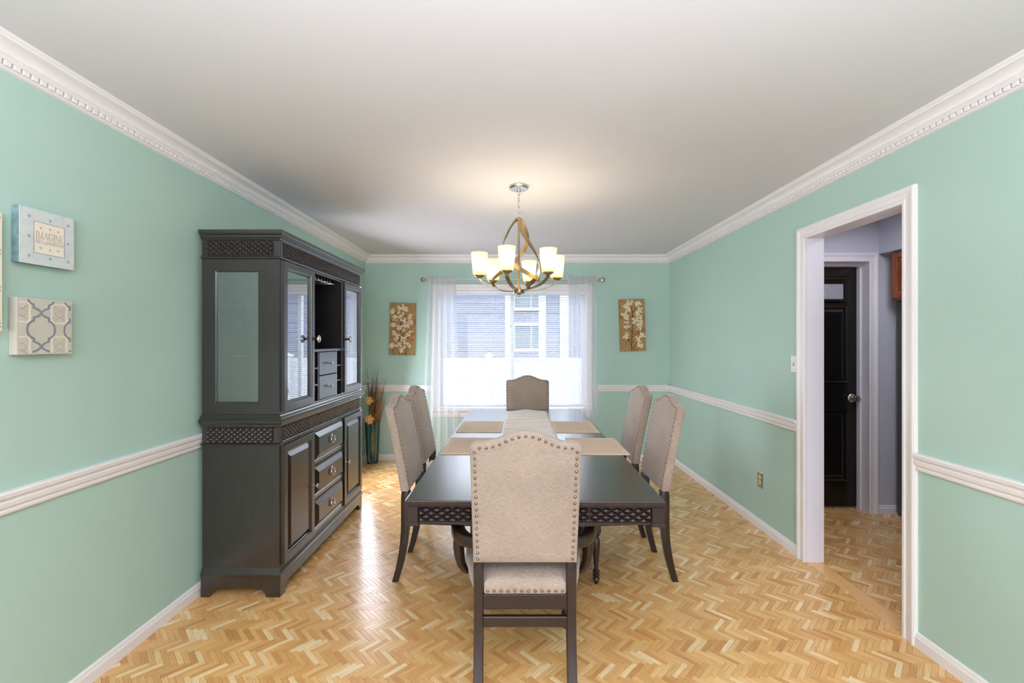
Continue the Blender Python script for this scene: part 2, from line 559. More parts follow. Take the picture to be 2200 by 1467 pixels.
# floor slab, then the parquet: 11 x 2.2 cm strips laid in herringbone, rows running across the room
bm = new(); box(bm, (XL, YR, -0.1), (4.6, YB, -0.0012)); floor = struct('floor', bm, M['dark_joint'])
PL, PW, GAP = 0.1106, 0.0222, 0.0007
C45 = math.sqrt(0.5)
def strip_bm(bm, cx, cy, horiz, lay, zoff=0.0, tiltx=0.0, rnd=0.0, bev=0.0006):
    """one strip centred at cx,cy along +45 or -45 degrees; bevelled top edge"""
    hl, hw = PL / 2 - GAP / 2, PW / 2 - GAP / 2
    ux, uy = (C45, -C45) if horiz else (C45, C45)
    vx, vy = -uy, ux
    vs = []
    for z, e in ((-0.0012, 0.0), (-0.0004, 0.0), (0.0, bev)):
        ring = []
        for s, t in ((-1, -1), (1, -1), (1, 1), (-1, 1)):
            a, b = s * (hl - e), t * (hw - e)
            zz = z + zoff + (tiltx * t if z > -0.001 else 0)
            v = bm.verts.new((cx + ux * a + vx * b, cy + uy * a + vy * b, zz))
            v[lay] = Vector((a, b, rnd))
            ring.append(v)
        vs.append(ring)
    for i in range(2):
        for k in range(4):
            l = (k + 1) % 4
            bm.faces.new((vs[i][k], vs[i][l], vs[i + 1][l], vs[i + 1][k]))
    bm.faces.new(vs[2])

def strips(x0, x1, y0, y1):
    """centres of herringbone strips whose middle falls near a rectangle"""
    R = []
    jn = int(12 / (PL * 2 * C45))
    for j in range(-jn, jn + 1):
        oy = -j * PL * 2 * C45
        if oy < y0 - 0.3 or oy > y1 + 0.3: continue
        n0 = int((x0 - 0.3) / (PW * 2 * C45)) - 2; n1 = int((x1 + 0.3) / (PW * 2 * C45)) + 2
        for n in range(n0, n1):
            # rotated frame: a -> (1,-1)/sqrt2, b -> (1,1)/sqrt2
            for horiz, (a, b) in ((True, (n * PW + PL / 2, n * PW + PW / 2)), (False, (n * PW + PW / 2, n * PW + PW + PL / 2))):
                x = (a + b) * C45; y = (-a + b) * C45 + oy
                if x0 - 0.07 < x < x1 + 0.07 and y0 - 0.07 < y < y1 + 0.07:
                    R.append((x, y, horiz))
    return R

def clip_rect(bm, x0, x1, y0, y1):
    for co, no in (((x0, 0, 0), (-1, 0, 0)), ((x1, 0, 0), (1, 0, 0)), ((0, y0, 0), (0, -1, 0)), ((0, y1, 0), (0, 1, 0))):
        bmesh.ops.bisect_plane(bm, geom=bm.verts[:] + bm.edges[:] + bm.faces[:], plane_co=co, plane_no=no, clear_outer=True)

rp = random.Random(3)
room = strips(XL, XR, 0.3, YB)
def px_area(s):
    x, y, h = s
    if y < 1.9: return 0
    u, v = 1100 + 960 * x / y, 733 + 960 * CAM_Z / y
    if not (25 < u < 2175 and v < 1440): return 0
    if 985 < u < 1265 and v > 1180: return 0       # behind the near armchair
    if u < 615 and v < 1300: return 0              # under the cabinet
    if x < XL + 0.1 or x > XR - 0.1: return 0
    return 1 / y ** 3
ranked = sorted(range(len(room)), key=lambda i: -px_area(room[i]))
single = {i for i in ranked[:300] if px_area(room[i]) > 0}
fm = new(); lay = fm.verts.layers.float_vector.new('grain')
protos = {}
for h in (True, False):
    b2 = new(); l2 = b2.verts.layers.float_vector.new('grain')
    strip_bm(b2, 0, 0, h, l2)
    me = bpy.data.meshes.new('parquet_strip'); b2.to_mesh(me); b2.free(); me.materials.append(M['parquet'])
    protos[h] = me
for i, (x, y, h) in enumerate(room):
    if i in single:
        o = bpy.data.objects.new('parquet_strip', protos[h])
        o.location = (x, y, rp.uniform(-0.0002, 0.0002))
        col.objects.link(o); o.parent = floor
    else:
        strip_bm(fm, x, y, h, lay, rp.uniform(-0.0002, 0.0002), rp.uniform(-4e-5, 4e-5), rp.random())
clip_rect(fm, XL, XR + 0.008, 0.3, YB)
o = obj('parquet_field', fm, M['parquet'], floor); o['kind'] = 'stuff'
fm = new(); lay = fm.verts.layers.float_vector.new('grain')
for x, y, h in strips(XH - 0.01, 3.4, 1.2, 3.9):
    strip_bm(fm, x, y, h, lay, rp.uniform(-0.0002, 0.0002), rp.uniform(-4e-5, 4e-5), rp.random())
clip_rect(fm, XH - 0.01, 3.4, 1.2, 3.85)
o = obj('hall_parquet_field', fm, M['parquet'], floor); o['kind'] = 'stuff'
bm = new(); box(bm, (XR + 0.009, DY0 - 0.01, -0.004), (XH - 0.011, DY1 + 0.01, 0.001), 0.0008); obj('threshold_plank', bm, M['threshold'], floor)

# baseboards, chair rails, crown
base_prof = [(0, 0), (0.016, 0), (0.016, 0.045), (0.012, 0.052), (0.009, 0.064), (0.004, 0.068), (0, 0.068)]
rail_prof = [(0, 0.818), (0.010, 0.818), (0.014, 0.824), (0.014, 0.832), (0.010, 0.836), (0.020, 0.846), (0.022, 0.860), (0.016, 0.868), (0.016, 0.872), (0.028, 0.878), (0.030, 0.892), (0.024, 0.898), (0, 0.898)]
crown_prof = [(0, 0), (0.092, 0), (0.092, -0.010), (0.086, -0.013), (0.084, -0.019)]
for k in range(7):
    a = k / 6 * PI / 2
    crown_prof.append((0.040 + 0.040 * (1 - math.sin(a)), -0.020 - 0.026 * (1 - math.cos(a)) - 0.004 * k / 6))
crown_prof += [(0.034, -0.050), (0.034, -0.055), (0.028, -0.058), (0.028, -0.0625), (0.012, -0.0625), (0.012, -0.080), (0.016, -0.080), (0.018, -0.088), (0.012, -0.092), (0, -0.092)]
mL = lambda z0: (lambda o, z, t: (XL + o, t, z0 + z))
mR = lambda z0: (lambda o, z, t: (XR - o, t, z0 + z))
mB = lambda z0: (lambda o, z, t: (t, YB - o, z0 + z))
bm = new(); prism(bm, base_prof, mL(0), YR, YB); struct('baseboard_left', bm, M['trim'])
bm = new(); prism(bm, base_prof, mB(0), XL, XR); struct('baseboard_back', bm, M['trim'])
CW = 0.072   # casing width
bm = new(); prism(bm, base_prof, mR(0), YR, DY0 - CW); prism(bm, base_prof, mR(0), DY1 + CW, YB); struct('baseboard_right', bm, M['trim'])
bm = new(); prism(bm, rail_prof, mL(0), YR, YB); struct('trim_1', bm, M['trim'], label='white chair rail along the left mint wall')
bm = new(); prism(bm, rail_prof, mB(0), XL, WX0 - 0.062); prism(bm, rail_prof, mB(0), WX1 + 0.062, XR); struct('trim_2', bm, M['trim'], label='white chair rail on both sides of the window')
bm = new(); prism(bm, rail_prof, mR(0), YR, DY0 - CW); prism(bm, rail_prof, mR(0), DY1 + CW, YB); struct('trim_3', bm, M['trim'], label='white chair rail along the right mint wall')

def dentil_mesh():
    b = new(); box(b, (-0.0105, -0.0105, -0.0165), (0.012, 0.0105, 0), 0.001)
    me = bpy.data.meshes.new('dentil'); b.to_mesh(me); b.free(); me.materials.append(M['trim'])
    return me
dent = dentil_mesh()
def crown(name, mp, t0, t1, label, placer, individual):
    bm = new(); prism(bm, crown_prof, mp, t0, t1)
    o = struct(name, bm, M['trim'], 40, label)
    P = 0.0295
    if individual:
        k = 0
        t = t1 - 0.03
        while t > 1.1:
            d = bpy.data.objects.new('dentil', dent)
            loc, rz = placer(t)
            d.location = loc; d.rotation_euler = (0, 0, rz)
            col.objects.link(d); d.parent = o
            t -= P
    else:
        b = new(); t = t0 + 0.04
        while t < t1 - 0.03:
            box(b, (t - 0.0105, YB - 0.024, ZC - 0.079), (t + 0.0105, YB - 0.008, ZC - 0.0625)); t += P
        d = obj('dentil_row', b, M['trim'], o); d['kind'] = 'stuff'
crown('trim_4', mL(ZC), YR, YB, 'white dentil crown moulding on the left wall', lambda t: ((XL + 0.012, t, ZC - 0.0625), 0), True)
crown('trim_5', mR(ZC), YR, YB, 'white dentil crown moulding on the right wall', lambda t: ((XR - 0.012, t, ZC - 0.0625), PI), True)
crown('trim_6', mB(ZC), XL, XR, 'white crown moulding above the window wall', None, False)

# doorway: casing and jamb lining
cas_prof = [(0, 0), (0, 0.012), (0.006, 0.016), (0.016, 0.016), (0.022, 0.012), (0.042, 0.014), (0.05, 0.020), (0.064, 0.022), (CW, 0.018), (CW, 0)]
bm = new(); frame_sweep(bm, (DY0, DY1, 0.0, DZ), cas_prof, lambda a, b, h: (XR - h, a, b), True)
struct('trim_7', bm, M['trim'], label='white moulded casing around the open doorway')
bm = new()
box(bm, (XR + 0.0015, DY1, 0), (XH + 0.004, DY1 + 0.012, DZ)); box(bm, (XR + 0.0015, DY0 - 0.012, 0), (XH + 0.004, DY0, DZ)); box(bm, (XR + 0.0015, DY0 - 0.012, DZ), (XH + 0.004, DY1 + 0.012, DZ + 0.012))
struct('trim_8', bm, M['hall_trim'], label='white jamb lining inside the doorway')

# ------------------------------------------------------------------ hall beyond the doorway
HY = 3.68
HDX0, HDX1 = 2.19, 2.935    # hall door opening
bm = new()
box(bm, (XH, HY, -0.1), (HDX0 - 0.011, HY + 0.16, 2.6)); box(bm, (HDX1 + 0.011, HY, -0.1), (4.5, HY + 0.16, 2.6)); box(bm, (HDX0 - 0.011, HY, 2.081), (HDX1 + 0.011, HY + 0.16, 2.6))
struct('wall_hall', bm, M['hall_wall'])
bm = new(); box(bm, (4.4, YR, -0.1), (4.55, HY, 2.6)); struct('wall_kitchen', bm, M['hall_wall'])
bm = new(); box(bm, (XH, YR, 0.07), (XH + 0.004, DY0 - 0.08, 2.44)); box(bm, (XH, DY1 + 0.08, 0.07), (XH + 0.004, HY, 2.44)); box(bm, (XH, DY0 - 0.08, DZ + 0.08), (XH + 0.004, DY1 + 0.08, 2.44))
obj('hall_side_paint', bm, M['hall_wall'], wr)
bm = new(); box(bm, (HDX0, HY + 0.14, -0.1), (HDX1, HY + 0.16, 0.02)); struct('trim_12', bm, M['hall_trim'], label='sill under the black entry door')
bm = new(); frame_sweep(bm, (HDX0, HDX1, 0.0, 2.07), cas_prof, lambda a, b, h: (a, HY - h, b), True)
struct('trim_9', bm, M['hall_trim'], label='white casing around the black hall door')
bm = new(); box(bm, (HDX1, HY - 0.002, 0), (HDX1 + 0.01, HY + 0.155, 2.07)); box(bm, (HDX0 - 0.01, HY - 0.002, 0), (HDX0, HY + 0.155, 2.07)); box(bm, (HDX0 - 0.01, HY - 0.002, 2.07), (HDX1 + 0.01, HY + 0.155, 2.08))
box(bm, (HDX1 - 0.012, HY + 0.075, 0), (HDX1 + 0.001, HY + 0.112, 2.071)); box(bm, (HDX0 - 0.001, HY + 0.075, 2.045), (HDX1 - 0.012, HY + 0.112, 2.071))
struct('trim_10', bm, M['hall_trim'], label='white jamb of the black hall door')
bm = new(); prism(bm, base_prof, lambda o, z, t: (t, HY - o, z), HDX1 + CW, 3.3); struct('baseboard_hall', bm, M['hall_trim'])
# the black entry door
dY = HY + 0.115
mD = lambda a, b, h: (a, dY - h, b)
droot = bpy.data.objects.new('door_1', None); droot.location = (2.56, dY, 0.01); col.objects.link(droot); droot['kind'] = 'structure'; droot['label'] = 'black paneled entry door at the end of the hall'
off = droot.location
bm = new(); box(bm, (HDX0 + 0.003, dY - 0.0, 0.014), (HDX1 - 0.003, dY + 0.04, 2.055)); obj('door_leaf', bm, M['black_door'], droot, off)
def door_panel(x0, x1, z0, z1):
    bm = new()
    frame_sweep(bm, (x0, x1, z0, z1), [(0, 0), (0, 0.004), (0.008, 0.012), (0.018, 0.010), (0.024, 0)], mD)
    frustum(bm, (x0 + 0.012, x1 - 0.012, z0 + 0.012, z1 - 0.012), 0.001, (x0 + 0.035, x1 - 0.035, z0 + 0.035, z1 - 0.035), 0.009, mD)
    return obj('door_panel', bm, M['black_door'], droot, off)
for x0, x1 in ((2.29, 2.52), (2.60, 2.83)):
    door_panel(x0, x1, 1.08, 1.70); door_panel(x0, x1, 0.25, 0.82)
    bm = new(); frame_sweep(bm, (x0 + 0.02, x1 - 0.02, 1.775, 1.905), [(0, 0), (0, 0.012), (0.012, 0.014), (0.03, 0.006), (0.034, 0)], mD)
    fr = obj('lite_frame', bm, M['black_door'], droot, off)
    bm = new(); box(bm, (x0 + 0.02, dY - 0.004, 1.775), (x1 - 0.02, dY + 0.002, 1.905)); obj('glass_pane', bm, M['frosted'], droot, off)
    bm = new(); frame_sweep(bm, (x0 - 0.02, x1 + 0.02, 1.735, 1.945), [(0, 0), (0, 0.003), (0.005, 0.003), (0.005, 0)], mD); obj('lite_bead', bm, M['brass_dark'], droot, off)
bm = new(); lathe(bm, [(0.036, 0.0), (0.036, -0.006), (0.03, -0.012), (0.014, -0.014), (0.012, -0.035), (0.022, -0.042), (0.029, -0.052), (0.03, -0.062), (0.024, -0.072), (0.0, -0.074)], (2.885, dY, 0.935), 20, 'y')
obj('door_knob', bm, M['nickel'], droot, off, 40)
# kitchen soffit, cabinet and refrigerator glimpsed past the jamb
bm = new(); box(bm, (3.02, 2.2, 2.135), (4.4, HY, ZC)); struct('trim_11', bm, M['hall_wall'], label='lavender soffit box above the kitchen cabinet')
t = thing('wall_cabinet', 'warm cherry wood wall cabinet under the soffit seen through the doorway', 'cabinet', (3.3, 3.1, 1.745))
bm = new(); box(bm, (3.075, 2.6, 1.745), (3.6, 3.62, 2.133), 0.002); obj('body', bm, M['cherry'], t, t.location)
for ya, yb in ((2.62, 3.1), (3.12, 3.6)):
    bm = new(); mC = lambda a, b, h: (3.075 - h, a, b)
    frame_sweep(bm, (ya + 0.05, yb - 0.05, 1.81, 2.08), [(0, 0), (0, 0.014), (0.008, 0.019), (0.048, 0.019), (0.05, 0)], mC)
    frustum(bm, (ya + 0.05, yb - 0.05, 1.81, 2.08), 0.004, (ya + 0.08, yb - 0.08, 1.84, 2.05), 0.012, mC, 0.0)
    obj('door', bm, M['cherry'], t, t.location)
t = thing('refrigerator', 'dark grey refrigerator below the cherry cabinet beyond the doorway', 'refrigerator', (3.5, 3.1, 0))
bm = new(); box(bm, (3.135, 2.7, 0.02), (3.85, 3.645, 1.735), 0.008, 2); obj('body', bm, M['fridge'], t, t.location)
bm = new(); box(bm, (3.16, 2.68, 0.06), (3.83, 2.7, 1.2), 0.006); obj('door', bm, M['fridge'], t, t.location)
bm = new(); box(bm, (3.16, 2.68, 1.21), (3.83, 2.7, 1.72), 0.006); obj('freezer_door', bm, M['fridge'], t, t.location)
for x in (3.2, 3.8):
    for y in (2.76, 3.58):
        bm = new(); lathe(bm, [(0.02, 0), (0.02, 0.021)], (x, y, 0), 10); obj('foot', bm, M['dark_slot'], t, t.location)

# ------------------------------------------------------------------ window
win = bpy.data.objects.new('window_1', None); win.location = (0, YB, WZ0); col.objects.link(win); win['kind'] = 'structure'; win['label'] = 'wide two-pane slider window behind the dining table'
wo = win.location
mW = lambda a, b, h: (a, YB - h, b)
bm = new(); frame_sweep(bm, (WX0, WX1, WZ0, WZ1), [(0, 0), (0, 0.010), (0.010, 0.015), (0.04, 0.012), (0.056, 0.018), (0.062, 0.016), (0.062, 0)], mW); obj('casing', bm, M['trim'], win, wo)
bm = new(); box(bm, (WX0 - 0.08, YB - 0.045, WZ0 - 0.012), (WX1 + 0.08, YB + 0.07, WZ0 + 0.010), 0.004); obj('sill', bm, M['trim'], win, wo)
bm = new(); prism(bm, [(0.0, 0), (0.014, 0), (0.016, 0.02), (0.010, 0.03), (0.010, 0.05), (0.018, 0.06), (0, 0.06)], mB(WZ0 - 0.085), WX0 - 0.05, WX1 + 0.05); obj('apron', bm, M['trim'], win, wo)
bm = new(); box(bm, (WX0, YB, WZ0), (WX0 + 0.008, YB + 0.15, WZ1)); box(bm, (WX1 - 0.008, YB, WZ0), (WX1, YB + 0.15, WZ1)); box(bm, (WX0, YB, WZ1 - 0.008), (WX1, YB + 0.15, WZ1)); box(bm, (WX0, YB + 0.07, WZ0), (WX1, YB + 0.15, WZ0 + 0.008)); obj('reveal', bm, M['trim'], win, wo)
for i, (x0, x1, yy) in enumerate(((WX0 + 0.01, 0.026, 0.085), (-0.016, WX1 - 0.01, 0.115))):
    bm = new(); frame_sweep(bm, (x0 + 0.04, x1 - 0.04, WZ0 + 0.055, WZ1 - 0.055), [(0, -yy), (0, -yy - 0.025), (0.04, -yy - 0.025), (0.04, -yy)], mW)
    s = obj('sash', bm, M['vinyl'], win, wo)
    bm = new(); box(bm, (x0 + 0.038, YB + yy + 0.011, WZ0 + 0.05), (x1 - 0.038, YB + yy + 0.014, WZ1 - 0.05)); obj('pane', bm, M['glass'], s, wo)

# blind
bl = thing('window_blind', 'white horizontal slat blind hanging inside the window', 'blind', (0.005, YB + 0.045, WZ1))
bo = bl.location
BY = YB + 0.042
bm = new(); box(bm, (WX0 + 0.012, BY - 0.02, WZ1 - 0.05), (WX1 - 0.012, BY + 0.02, WZ1 - 0.009), 0.003); obj('headrail', bm, M['blind'], bl, bo)
SP = 0.0229
b2 = new()
sl = []
for k in range(5):
    a = -0.0125 + 0.025 * k / 4
    c = 0.0022 * (1 - (a / 0.0125) ** 2)
    sl.append((a, c))
ca, sa = math.cos(math.radians(16)), math.sin(math.radians(16))
pr = [(a * ca - c * sa, a * sa + c * ca) for a, c in sl] + [(a * ca - (c - 0.0008) * sa, a * sa + (c - 0.0008) * ca) for a, c in sl[::-1]]
prism(b2, pr, lambda a, b, t_: (t_, a, b), -(WX1 - WX0) / 2 + 0.014, (WX1 - WX0) / 2 - 0.014)
bmesh.ops.recalc_face_normals(b2, faces=b2.faces)
slat_me = bpy.data.meshes.new('slat'); b2.to_mesh(slat_me); b2.free(); slat_me.materials.append(M['blind'])
z = WZ1 - 0.064; nsl = 0
while z > 0.655:
    s = bpy.data.objects.new('slat', slat_me); s.location = Vector((0.005, BY, z)) - Vector(bo)
    col.objects.link(s); s.parent = bl
    z -= SP
bm = new(); box(bm, (WX0 + 0.014, BY - 0.013, 0.632), (WX1 - 0.014, BY + 0.013, 0.650), 0.003); obj('bottom_rail', bm, M['blind'], bl, bo)
for x in (-0.72, -0.24, 0.25, 0.73):
    bm = new(); box(bm, (x - 0.0008, BY - 0.0140, 0.64), (x + 0.0008, BY - 0.0130, WZ1 - 0.04)); box(bm, (x - 0.0008, BY + 0.0130, 0.64), (x + 0.0008, BY + 0.0140, WZ1 - 0.04)); obj('ladder_cord', bm, M['blind'], bl, bo)
bm = new(); tube(bm, [(-0.018, BY - 0.024, WZ1 - 0.03), (-0.018, BY - 0.024, 1.62)], 0.0018, 6); lathe(bm, [(0.002, 0.04), (0.006, 0.03), (0.012, 0.0), (0.0, 0.0)], (-0.018, BY - 0.026, 1.585), 10); obj('pull_cord', bm, M['vinyl'], bl, bo, 40)

# curtain rod and sheers
RY, RZ = 5.25, 2.142
t = thing('curtain_rod', 'slim brushed nickel curtain rod with ball finials above the window', 'curtain rod', (0.01, RY, RZ))
bm = new(); lathe(bm, [(0.008, -1.01), (0.008, 1.01)], (0.01, RY, RZ), 12, 'x'); obj('rod', bm, M['nickel'], t, t.location, 40)
for s in (-1, 1):
    c = (0.01 + s * 1.01, RY, RZ)
    bm = new(); lathe(bm, [(0.008, 0), (0.016, s * 0.004), (0.016, s * 0.012), (0.009, s * 0.018), (0.012, s * 0.022), (0.024, s * 0.028), (0.033, s * 0.046), (0.026, s * 0.064), (0.012, s * 0.074), (0.0, s * 0.076)], c, 16, 'x'); obj('finial', bm, M['nickel'], t, t.location, 40)
    bm = new(); box(bm, (0.01 + s * 0.985 - 0.006, RY, RZ - 0.012), (0.01 + s * 0.985 + 0.006, YB, RZ - 0.006)); box(bm, (0.01 + s * 0.985 - 0.012, YB - 0.005, RZ - 0.035), (0.01 + s * 0.985 + 0.012, YB, RZ + 0.02)); obj('bracket', bm, M['nickel'], t, t.location)
def curtain(label, xt0, xt1, xb0, xb1, folds, seed, group):
    r = random.Random(seed)
    bm = new(); nx, nz = 110, 40
    ph = [r.uniform(0, 6.28) for _ in range(4)]
    grid = []
    ztop = RZ + 0.032
    for j in range(nz + 1):
        v = j / nz
        z = 0.012 + (ztop - 0.012) * (1 - v) if True else 0
        row = []
        e = min(1.0, (ztop - z) / 0.35)
        for i in range(nx + 1):
            u = i / nx
            w = v ** 0.8
            x = (xt0 * (1 - w) + xb0 * w) * (1 - u) + (xt1 * (1 - w) + xb1 * w) * u
            f = math.sin(folds * 2 * PI * u + ph[0] + 0.5 * math.sin(3 * u + ph[1]) + 0.3 * v)
            g = math.sin(folds * 4.3 * PI * u + ph[2] + 0.6 * v)
            amp = (0.010 + 0.016 * e) * (0.7 + 0.3 * math.sin(5 * u + ph[3]))
            ruff = 0.009 * math.sin(folds * 9 * u * PI + j) * (1 - e) if z > RZ - 0.03 else 0
            y = RY - 0.012 + amp * f + 0.006 * g + ruff - 0.006
            zz = z + (0.006 * math.sin(folds * 7 * u * PI + ph[1]) if j == 0 else 0)
            row.append(bm.verts.new((x + 0.006 * g, y, zz)))
        grid.append(row)
    for j in range(nz):
        for i in range(nx):
            bm.faces.new((grid[j][i], grid[j][i + 1], grid[j + 1][i + 1], grid[j + 1][i]))
    t = thing('sheer_curtain', label, 'curtain', ((xt0 + xt1) / 2, RY, 0.0), 0, group)
    obj('panel', bm, M['sheer'], t, t.location, 180)
    bm = new(); n = 150
    pts = []
    for i in range(n + 1):     # gathered rod pocket with a ruffled heading
        u = i / n
        x = xt0 + (xt1 - xt0) * u
        pts.append((x, 0.004 * math.sin(u * 60 + ph[0]) + 0.003 * math.sin(u * 131), 0.005 * math.sin(u * 47 + ph[1]) + 0.004 * math.sin(u * 97)))
    rings = []
    for x, dy, dz in pts:
        rings.append([bm.verts.new((x, RY + y + dy * k, RZ + z + dz * k)) for y, z, k in ((-0.016, -0.022, 0.5), (-0.019, -0.004, 0.6), (-0.018, 0.012, 1), (-0.011, 0.038, 2), (0.011, 0.038, 2), (0.018, 0.012, 1), (0.019, -0.004, 0.6), (0.016, -0.022, 0.5))])
    for a, b in zip(rings[:-1], rings[1:]):
        for k in range(7):
            bm.faces.new((a[k], a[k + 1], b[k + 1], b[k]))
    obj('gathered_heading', bm, M['sheer'], t, t.location, 60)
curtain('white sheer curtain on the rod end nearest the dark cabinet and vase', -0.975, -0.675, -1.06, -0.60, 5.0, 4, 'sheer window curtains')
curtain('white sheer curtain on the rod end nearest the doorway wall', 0.645, 0.995, 0.645, 1.015, 5.0, 9, 'sheer window curtains')

# ------------------------------------------------------------------ outdoors: lawn, vinyl fence, neighbouring house
bm = new(); box(bm, (-14, YB + 0.16, -0.85), (14, 30, -0.75)); g = struct('ground', bm, M['grass'])
FY, FZ = 9.0, 1.09
t = thing('vinyl_fence', 'bright white vinyl privacy fence outside the window', 'fence', (0, FY, -0.75))
for i in range(60):
    x = -4.5 + i * 0.15
    bm = new(); box(bm, (x + 0.002, FY - 0.012, -0.70), (x + 0.148, FY + 0.012, FZ - 0.07), 0.004); obj('board', bm, M['fence'], t, t.location)
for zz in (-0.66, FZ - 0.08):
    bm = new(); box(bm, (-4.5, FY - 0.025, zz), (4.5, FY + 0.025, zz + 0.08), 0.005); obj('rail', bm, M['fence'], t, t.location)
for x in (-2.87, -0.47, 1.93, 4.33, -4.5):
    bm = new(); box(bm, (x - 0.065, FY - 0.065, -0.75), (x + 0.065, FY + 0.065, FZ + 0.02), 0.004)
    p = obj('post', bm, M['fence'], t, t.location)
    bm = new(); box(bm, (x - 0.08, FY - 0.08, FZ + 0.02), (x + 0.08, FY + 0.08, FZ + 0.05), 0.004)
    frustum(bm, (x - 0.075, x + 0.075, FY - 0.075, FY + 0.075), FZ + 0.05, (x - 0.01, x + 0.01, FY - 0.01, FY + 0.01), FZ + 0.09, lambda a, b, h: (a, b, h)); obj('post_cap', bm, M['fence'], p, t.location)
GY = 14.0
t = thing('neighbor_house', 'lavender grey clapboard house beyond the white fence', 'house', (0, GY, -0.75))
bm = new(); box(bm, (-7, GY, -0.75), (8, GY + 6, 3.35)); obj('wall', bm, M['house_siding'], t, t.location)
bm = new(); prism(bm, [(-0.35, 3.33), (3.0, 4.2), (6.35, 3.33), (6.35, 3.25), (-0.35, 3.25)], lambda a, b, x_: (x_, GY + a, b), -7.3, 8.3); obj('roof', bm, M['house_pane'], t, t.location)
k = 0
zz = -0.7
while zz < 3.1:
    bm = new(); prism(bm, [(0, 0), (0.022, 0), (0.006, 0.152), (0, 0.152)], lambda o, z_, x_: (x_, GY - o, zz + z_), -7, 8); obj('siding_board', bm, M['house_siding'], t, t.location)
    zz += 0.15
for xa, xb in ((-0.22, -0.01), (0.83, 1.06), (1.49, 1.78)):
    bm = new(); box(bm, (xa, GY - 0.05, -0.75), (xb, GY, 3.25), 0.004); obj('trim_board', bm, M['house_trim'], t, t.location)
for xa, xb, za, zb in ((0.09, 0.83, 1.20, 1.90), (0.09, 0.83, 2.47, 3.10)):
    mH = lambda a, b, h: (a, GY - 0.03 - h, b)
    bm = new(); frame_sweep(bm, (xa, xb, za, zb), [(0, 0), (0, 0.03), (0.1, 0.04), (0.1, 0)], mH); w = obj('window', bm, M['house_trim'], t, t.location)
    bm = new(); box(bm, (xa, GY - 0.045, za), (xb, GY - 0.03, zb)); obj('pane', bm, M['house_pane'], w, t.location)
    bm = new(); box(bm, ((xa + xb) / 2 + 0.12, GY - 0.06, za), ((xa + xb) / 2 + 0.15, GY - 0.045, zb)); box(bm, (xa, GY - 0.06, (za + zb) / 2 - 0.012), (xb, GY - 0.045, (za + zb) / 2 + 0.012)); obj('muntin', bm, M['house_trim'], w, t.location)

# ------------------------------------------------------------------ china cabinet against the left wall
HX0, HXF, HY0, HY1 = -1.722, -1.292, 2.482, 3.802
hut = thing('china_cabinet', 'tall espresso china cabinet with glass doors above drawers on the left wall', 'cabinet', (-1.51, 3.14, 0))
ho = hut.location
mF = lambda a, b, h: (HXF + h, a, b)            # front face: a = y, b = z
mN = lambda a, b, h: (a, HY0 - h, b)            # near side face: a = x
mS = lambda a, b, h: (a, HY1 + h, b)            # far side
E, EI = M['espresso'], M['hutch_inside']
D1, D2 = 2.885, 3.392                            # divisions along the front
# base carcass
bm = new(); box(bm, (HX0, HY0, 0.10), (HXF, HY1, 0.945), 0.002); obj('base_carcass', bm, E, hut, ho)
# bracket feet: shaped aprons
fp = lambda a, b: [(a, 0), (a + 0.048, 0), (a + 0.056, 0.022), (a + 0.072, 0.045), (a + 0.10, 0.054), (b - 0.10, 0.054), (b - 0.072, 0.045), (b - 0.056, 0.022), (b - 0.048, 0), (b, 0), (b, 0.115), (a, 0.115)]
bm = new(); prism(bm, fp(HY0 - 0.010, HY1 + 0.010), mF, -0.02, 0.010); obj('front_apron', bm, E, hut, ho)
bm = new(); prism(bm, fp(HX0, HXF - 0.02), mN, -0.015, 0.010); obj('side_apron', bm, E, hut, ho)
bm = new(); prism(bm, fp(HX0, HXF - 0.02), mS, -0.015, 0.010); obj('side_apron', bm, E, hut, ho)
for y in (HY0 + 0.012, HY1 - 0.012):
    for x in (HX0 + 0.03, HXF - 0.01):
        pass
def wrap(name, z0, z1, p0, p1=None, mat=None):
    """moulding wrapped round front and both sides, flaring from p0 to p1"""
    p1 = p0 if p1 is None else p1
    bm = new()
    f = lambda p: [(HX0, HY0 - p), (HXF + p, HY0 - p), (HXF + p, HY1 + p), (HX0, HY1 + p)]
    lo = [bm.verts.new((x, y, z0)) for x, y in f(p0)]; hi = [bm.verts.new((x, y, z1)) for x, y in f(p1)]
    for k in range(4): poly(bm, (lo[k], lo[(k + 1) % 4], hi[(k + 1) % 4], hi[k]))
    poly(bm, lo[::-1]); poly(bm, hi)
    return bm
def stack(name, levels):
    bm = new()
    f = lambda p: [(HX0, HY0 - p), (HXF + p, HY0 - p), (HXF + p, HY1 + p), (HX0, HY1 + p)]
    rings = [[bm.verts.new((x, y, z)) for x, y in f(p)] for z, p in levels]
    for i in range(len(rings) - 1):
        for k in range(4): poly(bm, (rings[i][k], rings[i][(k + 1) % 4], rings[i + 1][(k + 1) % 4], rings[i + 1][k]))
    poly(bm, rings[0][::-1]); poly(bm, rings[-1])
    return obj(name, bm, E, hut, ho)
stack('base_moulding', [(0.110, 0.014), (0.125, 0.016), (0.130, 0.012), (0.138, 0.010), (0.150, 0.004), (0.160, 0.002), (0.162, 0.0)])
stack('frieze_ledge', [(0.836, 0.001), (0.840, 0.010), (0.846, 0.012), (0.850, 0.006), (0.852, 0.001)])
stack('waist_moulding', [(0.938, 0.004), (0.944, 0.012), (0.952, 0.012), (0.955, 0.018), (0.968, 0.028), (0.982, 0.030), (0.986, 0.024), (0.992, 0.020), (1.000, 0.012), (1.008, 0.008), (1.010, 0.002)])
stack('upper_ledge', [(1.872, 0.001), (1.876, 0.010), (1.884, 0.012), (1.888, 0.006), (1.890, 0.001)])
